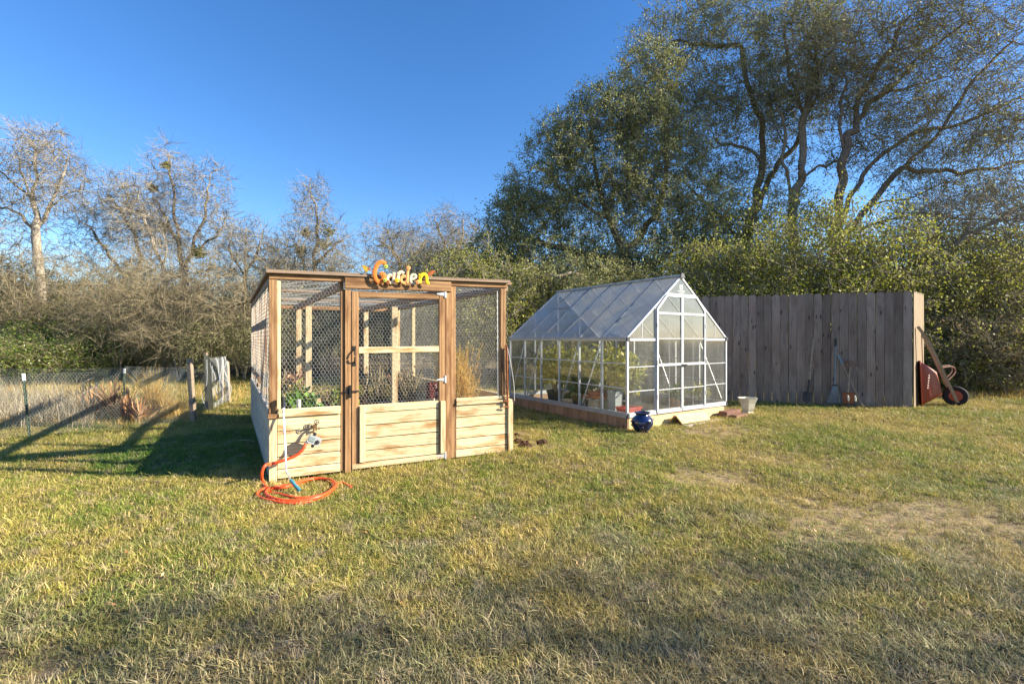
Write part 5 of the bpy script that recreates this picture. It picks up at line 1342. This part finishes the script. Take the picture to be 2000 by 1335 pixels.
t = thing('ramp_boards', 'pale pine boards propped in a wedge before the greenhouse doors', 'boards', gh(1.25, -.12, 0))
board('board', t, gh(.98, -.055, .085), gh(1.75, -.055, .085), .16, .02, GY3 * .75 + Z3 * .7, M['newpine'])
board('board', t, gh(.985, -.185, .078), gh(1.74, -.185, .078), .17, .02, -GY3 * .72 + Z3 * .75, M['newpine'])
board('board', t, gh(.95, -.33, .006), gh(1.95, -.28, .006), .10, .016, Z3, M['greyw'])
for k, (x, y, z, l, w, h) in enumerate(((2.42, -.14, .05, .34, .16, .10), (2.50, -.30, .025, .36, .12, .05), (2.62, -.12, .04, .20, .16, .12))):
    o = board('wood_block', None, gh(x - l / 2, y, z), gh(x + l / 2, y, z + .006), w, h, Z3, M['scrap'], .006)
    tag(o, ('tall reddish wood block against the greenhouse front corner', 'flat reddish wood slab lying before the corner block', 'end reddish wood block beyond the greenhouse corner post')[k], 'wood block')
def clods():
    rng = np.random.default_rng(8)
    for k, (x, y, r) in enumerate(((1012, 862, .05), (1026, 868, .06), (1010, 850, .045), (1030, 875, .05), (1018, 872, .04), (1060, 868, .075))):
        o = gp(x, y); o[2] = gz(o[0], o[1])
        bm = bmesh.new(); bmesh.ops.create_icosphere(bm, subdivisions=2, radius=r)
        for v in bm.verts: v.co = v.co * (1 + rng.normal(0, .16)); v.co.z *= .7
        me = bpy.data.meshes.new('dirt_clod'); bm.to_mesh(me); bm.free()
        tag(link('dirt_clod', me, M['dirt'], None, o + (0, 0, r * .25)), 'rounded brown clod lying apart on the grass between pen and greenhouse' if k == 5 else 'dark dirt clod dug up beside the pen corner post', 'dirt clod', None if k == 5 else 'dirt clods beside the pen corner')
clods()

# ================================================================== plank fence
FA, FB = np.array((7.96, 9.37, 0)), np.array((4.74, 10.43, 0))
FD = unit(FB - FA); FN = np.array((FD[1], -FD[0], 0)); FN = FN if FN[1] < 0 else -FN
FC = np.array((8.74, 10.02, 0)); RD = unit(FC - FA); RN = np.array((RD[1], -RD[0], 0))
f_root = thing('plank_fence', 'weathered grey purple dog eared plank fence with a sunlit return', 'fence', FA)
def picket_mesh(h, w, t, m, seed):
    rng = np.random.default_rng(seed); c = .03 + rng.uniform(0, .012); tw = rng.normal(0, .003)
    prof = [(0, -w / 2), (0, w / 2), (h - c, w / 2 + tw), (h, w / 2 - c + tw), (h, -w / 2 + c + tw), (h - c, -w / 2 + tw)]
    mb = MB(); mb.prism([(x, y, 0) for x, y in prof], Z3, t)
    me = np_mesh('picket', np.vstack(mb.v), np.vstack(mb.q), np.vstack(mb.t))
    bm = bmesh.new(); bm.from_mesh(me); bmesh.ops.recalc_face_normals(bm, faces=bm.faces); bm.to_mesh(me); bm.free()
    me.materials.append(m); return me
pk = [picket_mesh(2.31, .1465, .018, M['fence'], s) for s in range(5)]
pks = [picket_mesh(2.31, .1465, .018, M['fence_side'], 9 + s) for s in range(2)]
rp_ = np.random.default_rng(3)
def place_picket(me, o, d, n, par):
    ob = bpy.data.objects.new('picket', me); col.objects.link(ob); ob.parent = par
    # local x = up, local y = along fence, local z = outward
    y = Vector(d); z = Vector(n); x = Vector((0, 0, 1))
    if x.cross(y).dot(z) < 0: y = -y
    mt = Matrix((x, y, z)).transposed(); ob.rotation_euler = mt.to_euler(); ob.rotation_euler.x += rp_.normal(0, .003)
    ob.scale = (1 + rp_.normal(0, .003), 1, 1)
    ob.location = Vector(o) - f_root.location
for k in range(30):
    place_picket(pk[k % 5], FA + FD * (.078 + k * .1555) + Z3 * (.02 + rp_.normal(0, .006)) + FN * rp_.normal(0, .002), FD, FN, f_root)
for k in range(6):
    place_picket(pks[k % 2], FA + RD * (.075 + k * .1555) + Z3 * .02 + RN * .012, RD, RN, f_root)
for z in (.35, 1.15, 1.95):
    board('rail', f_root, FA + Z3 * z - FN * .024, FA + FD * 4.7 + Z3 * z - FN * .024, .085, .038, FN, M['fence'])
    board('rail', f_root, FA + RD * .06 + Z3 * z - RN * .018, FA + RD * .98 + Z3 * z - RN * .018, .085, .036, RN, M['fence_side'])
for s in (.06, 2.4, 4.65):
    board('fence_post', f_root, FA + FD * s - FN * .10 + Z3 * -.1, FA + FD * s - FN * .10 + Z3 * 2.15, .09, .09, FN, M['fence'])

mb = MB()
for k in range(30):
    for z in (.36, 1.16, 1.96):
        for s in (-.04, .045):
            c = FA + FD * (.078 + k * .1555 + s) + Z3 * (z + rp_.normal(0, .008)) + FN * .0185
            mb.lathe([(.007, 0), (.006, .003), (.0, .004)], c, 6, FN)
mb.build('nail_row', M['blackiron'], f_root)['kind'] = 'stuff'
# tools against the fence
def fpt(x, z, off):
    "point at photo column x in the plane off metres in front of the fence"
    O = FA + FN * off; r = (x - CX) / F
    s = (r * O[1] - O[0]) / (FD[0] - r * FD[1]); p = O + FD * s
    return np.array((p[0], p[1], z))
def fy(y, Y): return H - (y - CY) / F * Y
t = thing('spade', 'long wooden handled spade leaning on the plank fence', 'spade', fpt(1575, 0, .32))
a, b, c = fpt(1574.5, .06, .30), fpt(1580, .48, .22), fpt(1589, 1.40, .03)
mb = MB(); mb.tube([b, b * .5 + c * .5, c], .019, 8); mb.build('handle', M['handle'], t, smooth=True)
mb = MB(); mb.tube([b + (c - b) * .06, b * .7 + a * .3, b * .4 + a * .6], [.022, .022, .02], 8)
w_ = FD; m_ = unit(c - a); mb.prism([a + w_ * .0 - m_ * .02, a + w_ * .07 + m_ * .06, a + w_ * .085 + m_ * .24, a - w_ * .085 + m_ * .24, a - w_ * .07 + m_ * .06], np.cross(m_, w_), .004); mb.build('blade', M['darksteel'], t)
t = thing('leaf_rake', 'pale metal leaf rake standing fan down against the fence', 'rake', fpt(1631, 0, .2))
b, c = fpt(1630.5, .44, .14), fpt(1632.5, 1.36, .03)
mb = MB(); mb.tube([b, c], .012, 8); mb.build('handle', M['bluesteel'], t, smooth=True)
mb = MB(); mb.tube([c * .86 + b * .14, c + (c - b) * .02], .019, 8); mb.build('grip', M['blackplastic'], t, smooth=True)
mb = MB(); mb.box(b + Z3 * -.01, (FD, FN, Z3), (.09, .03, .03)); mb.build('ferrule', M['darksteel'], t)
for k in range(11):
    s = (k - 5) / 5
    mb = MB(); mb.tube(smooth_path([b + FD * s * .02, b + FD * s * .10 - Z3 * .24 + FN * .03, b + FD * s * .15 - Z3 * .36 + FN * .06, b + FD * s * .152 - Z3 * .40 + FN * .03], 3), .005, 4); mb.build('tine', M['bluesteel'], t)
mb = MB(); mb.tube([b + FD * -.14 - Z3 * .33 + FN * .055, b + FD * .14 - Z3 * .33 + FN * .055], .004, 4); mb.build('crossbar', M['bluesteel'], t)
t = thing('digging_shovel', 'D handled rusty shovel leaning on the fence between rake and post', 'shovel', fpt(1657, 0, .28))
a, b, c = fpt(1656, .04, .28), fpt(1656.5, .30, .22), fpt(1660, .80, .08)
mb = MB(); mb.tube([b, c], .017, 8); mb.build('shaft', M['handle'], t, smooth=True)
mb = MB(); mb.tube(smooth_path([c, c + Z3 * .04 + FD * .05, c + Z3 * .11 + FD * .068], 3), .012, 6); mb.tube(smooth_path([c, c + Z3 * .04 - FD * .05, c + Z3 * .11 - FD * .068], 3), .012, 6); mb.tube([c + Z3 * .112 + FD * .075, c + Z3 * .112 - FD * .075], .015, 7); mb.build('grip', M['scrap'], t, smooth=True)
mb = MB(); m_ = unit(c - a); mb.prism([a - m_ * .0, a + FD * .09 + m_ * .05, a + FD * .115 + m_ * .27, a - FD * .115 + m_ * .27, a - FD * .09 + m_ * .05], np.cross(m_, FD), .005); mb.build('blade', M['rust'], t)
t = thing('lopper', 'long thin tool with a white sleeve slanting across the fence', 'garden tool', fpt(1686, 0, .25))
a, c = fpt(1686, .02, .24), fpt(1633, 1.12, .05)
mb = MB(); mb.tube([a, a * .5 + c * .5, c], .009, 7); mb.build('shaft', M['handle'], t, smooth=True)
mb = MB(); mb.tube([c * .92 + a * .08, c * .76 + a * .24], .021, 8); mb.build('sleeve', M['bluesteel'], t, smooth=True)
for k, x in enumerate((1657, 1671)):
    p = fpt(x, 0, .34); p[2] = gz(p[0], p[1])
    t = thing('hand_trowel', ('hand trowel with a pale grip stuck upright by the shovel blade', 'hand trowel with a pale grip stuck in the grass beside the slanting tool')[k], 'trowel', p)
    mb = MB(); mb.tube([p + Z3 * .16, p + Z3 * .21, p + Z3 * .27 + FD * .01], [.012, .017, .014], 8); mb.build('grip', M['pvc'], t, smooth=True)
    mb = MB(); mb.tube([p + Z3 * .10, p + Z3 * .165], .007, 6); mb.prism([p - Z3 * .03, p + FD * .035 + Z3 * .04, p + FD * .035 + Z3 * .11, p - FD * .035 + Z3 * .11, p - FD * .035 + Z3 * .04], FN, .003); mb.build('blade', M['darksteel'], t)

# ------------------------------------------------------------------ wheelbarrow
def wheelbarrow():
    c = px(1866, 765, 9.72); c[2] = .205
    t = thing('wheelbarrow', 'red wheelbarrow tipped on its nose against the end of the fence', 'wheelbarrow', (c[0], c[1], 0))
    Ax = unit(np.array((.60, .80, 0)))                       # across the barrow
    def hp(x, y, off): return px(x, y, 9.48) + Ax * off
    for off in (-.02, .50):
        p = [px(1870, 785, 9.50) + Ax * off, px(1846, 735, 9.48) + Ax * off * .95, px(1812, 663, 9.44) + Ax * off * .9, px(1793.5, 639, 9.42) + Ax * off * .86]
        p[0][2] = max(p[0][2], .02)
        o = bpy.data.objects.new('handle', None)
        mb = MB()
        for a, b in zip(p[:-1], p[1:]): mb.bar(a, b + unit(b - a) * .012, .05, .038, Ax)
        mb.build('handle', M['handle'], t)
    # tray lofted from rim to floor
    def pt(x, z, off): return px(x, 661.5, 9.46)[:3] * (1, 1, 0) + Z3 * z + Ax * off
    rim = [pt(1797, .93, -.06), pt(1797, .93, .56), pt(1801, .04, .52), pt(1801, .04, -.02)]
    flo = [pt(1830, .72, .05), pt(1830, .72, .46), pt(1842, .24, .42), pt(1842, .24, .07)]
    mid = [r * .45 + f * .55 + (f - r) * .05 for r, f in zip(rim, flo)]
    def ring(q_, k=5, rad=.12):
        out = []
        q_ = [np.asarray(x) for x in q_]
        for i in range(4):
            a, b, c_ = q_[i - 1], q_[i], q_[(i + 1) % 4]
            for s in np.linspace(0, 1, k):
                p0 = b + unit(a - b) * rad * (1 - s) ** 2 + unit(c_ - b) * rad * s ** 2
                out.append(p0)
        return np.array(out)
    rings = [ring(rim, rad=.10), ring(mid, rad=.10), ring(flo, rad=.09)]
    n = len(rings[0]); v = np.vstack(rings + [np.array([np.mean(flo, 0)])])
    q = [(i * n + j, i * n + (j + 1) % n, (i + 1) * n + (j + 1) % n, (i + 1) * n + j) for i in range(2) for j in range(n)]
    tr = [(3 * n, 2 * n + j, 2 * n + (j + 1) % n) for j in range(n)]
    mb = MB(); mb.add(v, q, tr); tray = mb.build('tray', M['barrowred'], t, smooth=True)
    md = tray.modifiers.new('thickness', 'SOLIDIFY'); md.thickness = .006
    mb = MB(); mb.tube(np.vstack([rings[0], rings[0][:1]]), .012, 7, cap=False); mb.build('rim', M['barrowred'], t, smooth=True)
    mb = MB()
    for k in range(6): 
        z = .40 + k * .05; a = pt(1812 + k * .5, z, -.025); mb.box(a - Ax * .002, (unit(np.array((1, .26, 0))), Ax, Z3), (.03 if k != 4 else .05, .006, .028))
    mb.build('painted_mark', M['palemark'], t)
    # wheel
    mb = MB(); prof = [(.11, -.03), (.15, -.045), (.185, -.04), (.202, -.018), (.205, 0), (.202, .018), (.185, .04), (.15, .045), (.11, .03)]
    mb.lathe(prof, c, 28, Ax, (0, 0, 1))
    w = mb.build('wheel', M['rubber'], t, smooth=True)
    mb = MB(); mb.lathe([(0, -.025), (.05, -.03), (.115, -.022), (.115, .022), (.05, .03), (0, .025)], c, 20, Ax, (0, 0, 1)); mb.build('hub', M['barrowred'], w, smooth=True)
    mb = MB(); mb.tube([c - Ax * .18, c + Ax * .32], .010, 8); mb.build('axle', M['darksteel'], t)
    for off in (.02, .46):
        mb = MB(); a = px(1838, 718, 9.5) + Ax * off; mb.tube(smooth_path([a, a + np.array((.28, .05, .02)), a + np.array((.34, .06, -.10)), px(1850, 744, 9.5) + Ax * off], 4), .013, 6); mb.build('leg', M['scrap'], t, smooth=True)
wheelbarrow()

# ================================================================== wire garden on the left
def stake(name, label, cat, x, y, ytop, w, m, lean=0.0, round_=False, tip=None, group=None):
    b = gp(x, y); top = px(x + lean, ytop, b[1])
    if tip is None:
        o = board(name, None, b - Z3 * .08, top, w, w, (0, -1, 0), m, .006); tag(o, label, cat, group); return b, top
    t = thing(name, label, cat, b, group)
    d = unit(top - b)
    mb = MB(); mb.bar(b - Z3 * .05, top - d * .10, w, .006, (0, -1, 0)); mb.bar(b - Z3 * .05 + (0, -.013, 0), top - d * .10 + (0, -.013, 0), .006, .02, (0, -1, 0))
    for k in range(9): mb.box(b + d * (.12 + k * .08) + np.array((0, -.024, 0)), ((1, 0, 0), (0, 1, 0), d), (.014, .008, .022))
    mb.build('shaft', M['greenpost'], t)
    mb = MB(); mb.bar(top - d * .10, top, w + .004, .011, (0, -1, 0)); mb.bar(top - d * .10 + (0, -.016, 0), top + (0, -.016, 0), .01, .02, (0, -1, 0)); mb.build('white_tip', M['whitepaint'], t)
    return b, top
w0, w1 = stake('fence_post', 'square wooden post at the corner of the wire garden fence', 'post', 379, 825, 700, .072, M['postgrey'], -9)
t0, t1 = stake('steel_fence_post', 'green steel post with white tip in front of the wire garden', 'post', 59, 852, 729, .032, None, -13, tip=True)
b2 = np.array((-8.15, 9.9, 0))
t2 = thing('steel_fence_post', 'green steel post with white tip behind the dead garden plants', 'post', b2)
mb = MB(); mb.bar(b2 - Z3 * .05, b2 + Z3 * .66, .034, .008, (0, -1, 0)); mb.bar(b2 - Z3 * .05 + (0, -.014, 0), b2 + Z3 * .66 + (0, -.014, 0), .007, .02, (0, -1, 0)); mb.build('shaft', M['greenpost'], t2)
mb = MB(); mb.bar(b2 + Z3 * .66, b2 + Z3 * .76, .04, .014, (0, -1, 0)); mb.build('white_tip', M['whitepaint'], t2)
s0, s1 = stake('wooden_stake', 'leaning wooden stake holding the netting gate of the wire garden', 'stake', 413, 803, 694, .065, M['newpine'], -9)
s2_, s3 = stake('wooden_stake', 'grey stake with a tied top behind the leaning stake', 'stake', 405, 800, 688, .055, M['postgrey'], -3)
stake('wooden_stake', 'far grey stake at the end of the netting gate', 'stake', 447, 784, 706, .07, M['postgrey'], -4)
stake('wooden_stake', 'thin pale stake inside the netting gate', 'stake', 434, 783, 701, .045, M['greyw'], 0)
# near mesh between the posts and on out of the frame
net = thing('poultry_netting', 'sagging poultry netting strung along the front of the wire garden', 'netting', w0)
d1 = (t0 - w0) * (1, 1, 0); L1 = float(np.linalg.norm(d1))
wire_panel('netting_panel', net, w0 + Z3 * .01 + np.array((0, -.04, 0)), d1, Z3, L1, .88, .036, .0011, M['netting'], .015, 2)
d2 = unit(np.array((-1.0, -.45, 0)))
wire_panel('netting_panel', net, t0 + Z3 * .01 + np.array((0, -.03, 0)), d2, Z3, 2.2, .84, .036, .0011, M['netting'], .015, 3)
net2 = thing('poultry_netting', 'poultry netting along the back of the wire garden', 'netting', b2)
e0_ = s0 + np.array((0, .05, 0)); dd = (b2 - e0_) * (1, 1, 0)
wire_panel('netting_panel', net2, e0_ + Z3 * .01, dd, Z3, float(np.linalg.norm(dd)), .80, .036, .0013, M['netting'], .02, 4)
wire_panel('netting_panel', net2, b2 + Z3 * .01, np.array((-1, -.12, 0)), Z3, 5.0, .76, .040, .0013, M['netting'], .02, 5)
g0 = gp(408, 803); g1 = gp(448, 786)
gt = thing('netting_gate', 'pale bird netting hung between the stakes as a gate', 'netting', g0)
wire_panel('netting_panel', gt, g0 + Z3 * .03 + np.array((0, -.05, 0)), (g1 - g0), Z3, float(np.linalg.norm(g1 - g0)), .98, .028, .0012, M['whitenet'], .03, 6)
mb = MB()
rg = np.random.default_rng(17)
for k in range(5):
    a = g0 + (g1 - g0) * (k / 4) + np.array((0, -.06, 0)); mb.tube(smooth_path([a + Z3 * (.96 + rg.normal(0, .02)), a + Z3 * .6 + rg.normal(0, .04, 3), a + Z3 * .35 + rg.normal(0, .05, 3), a + Z3 * .05], 4), .006, 5)
mb.build('gathered_fold', M['whitenet'], gt, smooth=True)

# dry growth inside the wire garden
def dry_garden():
    rng = np.random.default_rng(71)
    def field(n, xr, Yr, h, w, lean, m, name, label, cat):
        Y = rng.uniform(*Yr, n); x = (rng.uniform(*xr, n) - CX) / F * Y
        keep = rng.uniform(0, 1, n) < (.45 + .55 * np.sin(x * 3.1 + Y * 2) * np.sin(Y * 3.7 - x))
        base = np.column_stack([x, Y, gz(x, Y)])[keep]; k = len(base)
        v, q = blades(rng, base, rng.uniform(*h, k), w, lean, 5)
        mb = MB(); mb.add(v, q); o = mb.build(name, m, fix=False); o['kind'] = 'stuff'; o['label'] = label; o['category'] = cat
    field(22000, (-40, 385), (7.5, 10.2), (.05, .20), .006, .8, M['straw'], 'dry_grass', 'tall straw coloured dry grass filling the wire garden', 'grass')
    field(5000, (-60, 180), (7.2, 10.4), (.25, .70), .006, .5, M['greystalk'], 'dry_weeds', 'grey dry weed stalks at the open end of the wire garden', 'weeds')
    field(5000, (-60, 480), (10.3, 13.5), (.10, .35), .008, .6, M['straw'], 'meadow_grass', 'rough dry grass at the foot of the thicket', 'grass')
    field(2600, (1800, 2040), (10.6, 12.2), (.06, .25), .007, .6, M['straw'], 'brush_grass', 'dry grass under the brush beside the wheelbarrow', 'grass')
    # clumps
    for x, Y, h, n, lb in ((300, 8.3, 1.0, 420, 'tall upright straw grass clump in the wire garden'), (335, 8.2, .50, 300, 'shorter straw grass clump next to the corner post'), (160, 8.6, .40, 160, 'low straw grass clump under the grey weeds')):
        X = (x - CX) / F * Y; c = np.array((X, Y, gz(X, Y)))
        base = c + rng.normal(0, .07, (n, 3)) * (1, 1, 0); v, q = blades(rng, base, rng.uniform(.4, 1.0, n) * h, .008, .30, 5)
        mb = MB(); mb.add(v, q); tag(mb.build('grass_clump', M['straw'], loc=c, fix=False), lb, 'grass clump')
    # dead broad-leaved plants
    for x, Y, h, n, lb in ((215, 8.2, .80, 40, 'dead plant with folded brown leaves beside the grass clump'), (245, 8.1, .60, 44, 'collapsed dead brown plant in the middle of the wire garden'), (180, 8.3, .7, 24, 'dead arching plant with pale drooping leaves in the wire garden'), (272, 8.0, .5, 34, 'low dead brown plant at the foot of the tall straw clump')):
        X = (x - CX) / F * Y; c = np.array((X, Y, gz(X, Y))); t = thing('dead_plant', lb, 'plant', c)
        base = c + rng.normal(0, .05, (n, 3)) * (1, 1, 0); v, q = blades(rng, base, rng.uniform(.5, 1.1, n) * h, rng.uniform(.035, .08, n), .8, 6)
        mb = MB(); mb.add(v, q); mb.build('leaves', M['deadleaf'], t, fix=False)
        mb = MB()
        for k in range(4): mb.tube([c + rng.normal(0, .03, 3) * (1, 1, 0), c + np.array((rng.normal(0, .08), rng.normal(0, .08), h * .8))], [.012, .006], 6)
        mb.build('stem', M['deadleaf'], t)
    c = px(175, 768, 8.3); mb = MB(); a = np.linspace(0, 6.28, 25)
    for k in range(3): mb.tube([c + np.array((.12 * math.cos(x), .12 * math.sin(x), .10 * k - .05 + .12 * math.sin(x + k))) for x in a], .004, 5, cap=False)
    for k in range(4): mb.tube([c + np.array((.12 * math.cos(k * 1.57), .12 * math.sin(k * 1.57), .2)), c * (1, 1, 0) + np.array((.12 * math.cos(k * 1.57), .12 * math.sin(k * 1.57), 0))], .004, 5)
    tag(mb.build('wire_cage', M['wire'], loc=c * (1, 1, 0)), 'bent wire plant cage in the wire garden', 'plant cage')
    b = gp(478, 866); mb = MB(); mb.tube(smooth_path([b + (-.13, .02, .03), b + (0, 0, .05), b + (.13, -.02, .03)], 4), [.006] * 4 + [.008] * 5, 6)
    tag(mb.build('fallen_stick', M['twig'], loc=b), 'pale fallen stick on the shaded grass beside the pen', 'stick')
    # fallen leaves on the lawn
    n = 700; Y = rng.uniform(2.4, 11, n); x = rng.uniform(-1.05, 1.05, n) * Y
    p = np.column_stack([x, Y, gz(x, Y) + .03]); p = p[~inside(p[:, :2], FL, EU, EV, PW, PL) & ~inside(p[:, :2], GO, GX, GY, GW, GL)]
    v, q = leaf_quads(rng, p, rng.uniform(.014, .03, len(p)), .6, 2.0)
    mb = MB(); mb.add(v, q); o = mb.build('fallen_leaves', M['deadleaf'], fix=False); o['kind'] = 'stuff'; o['label'] = 'small brown fallen leaves scattered over the lawn'; o['category'] = 'leaves'
dry_garden()
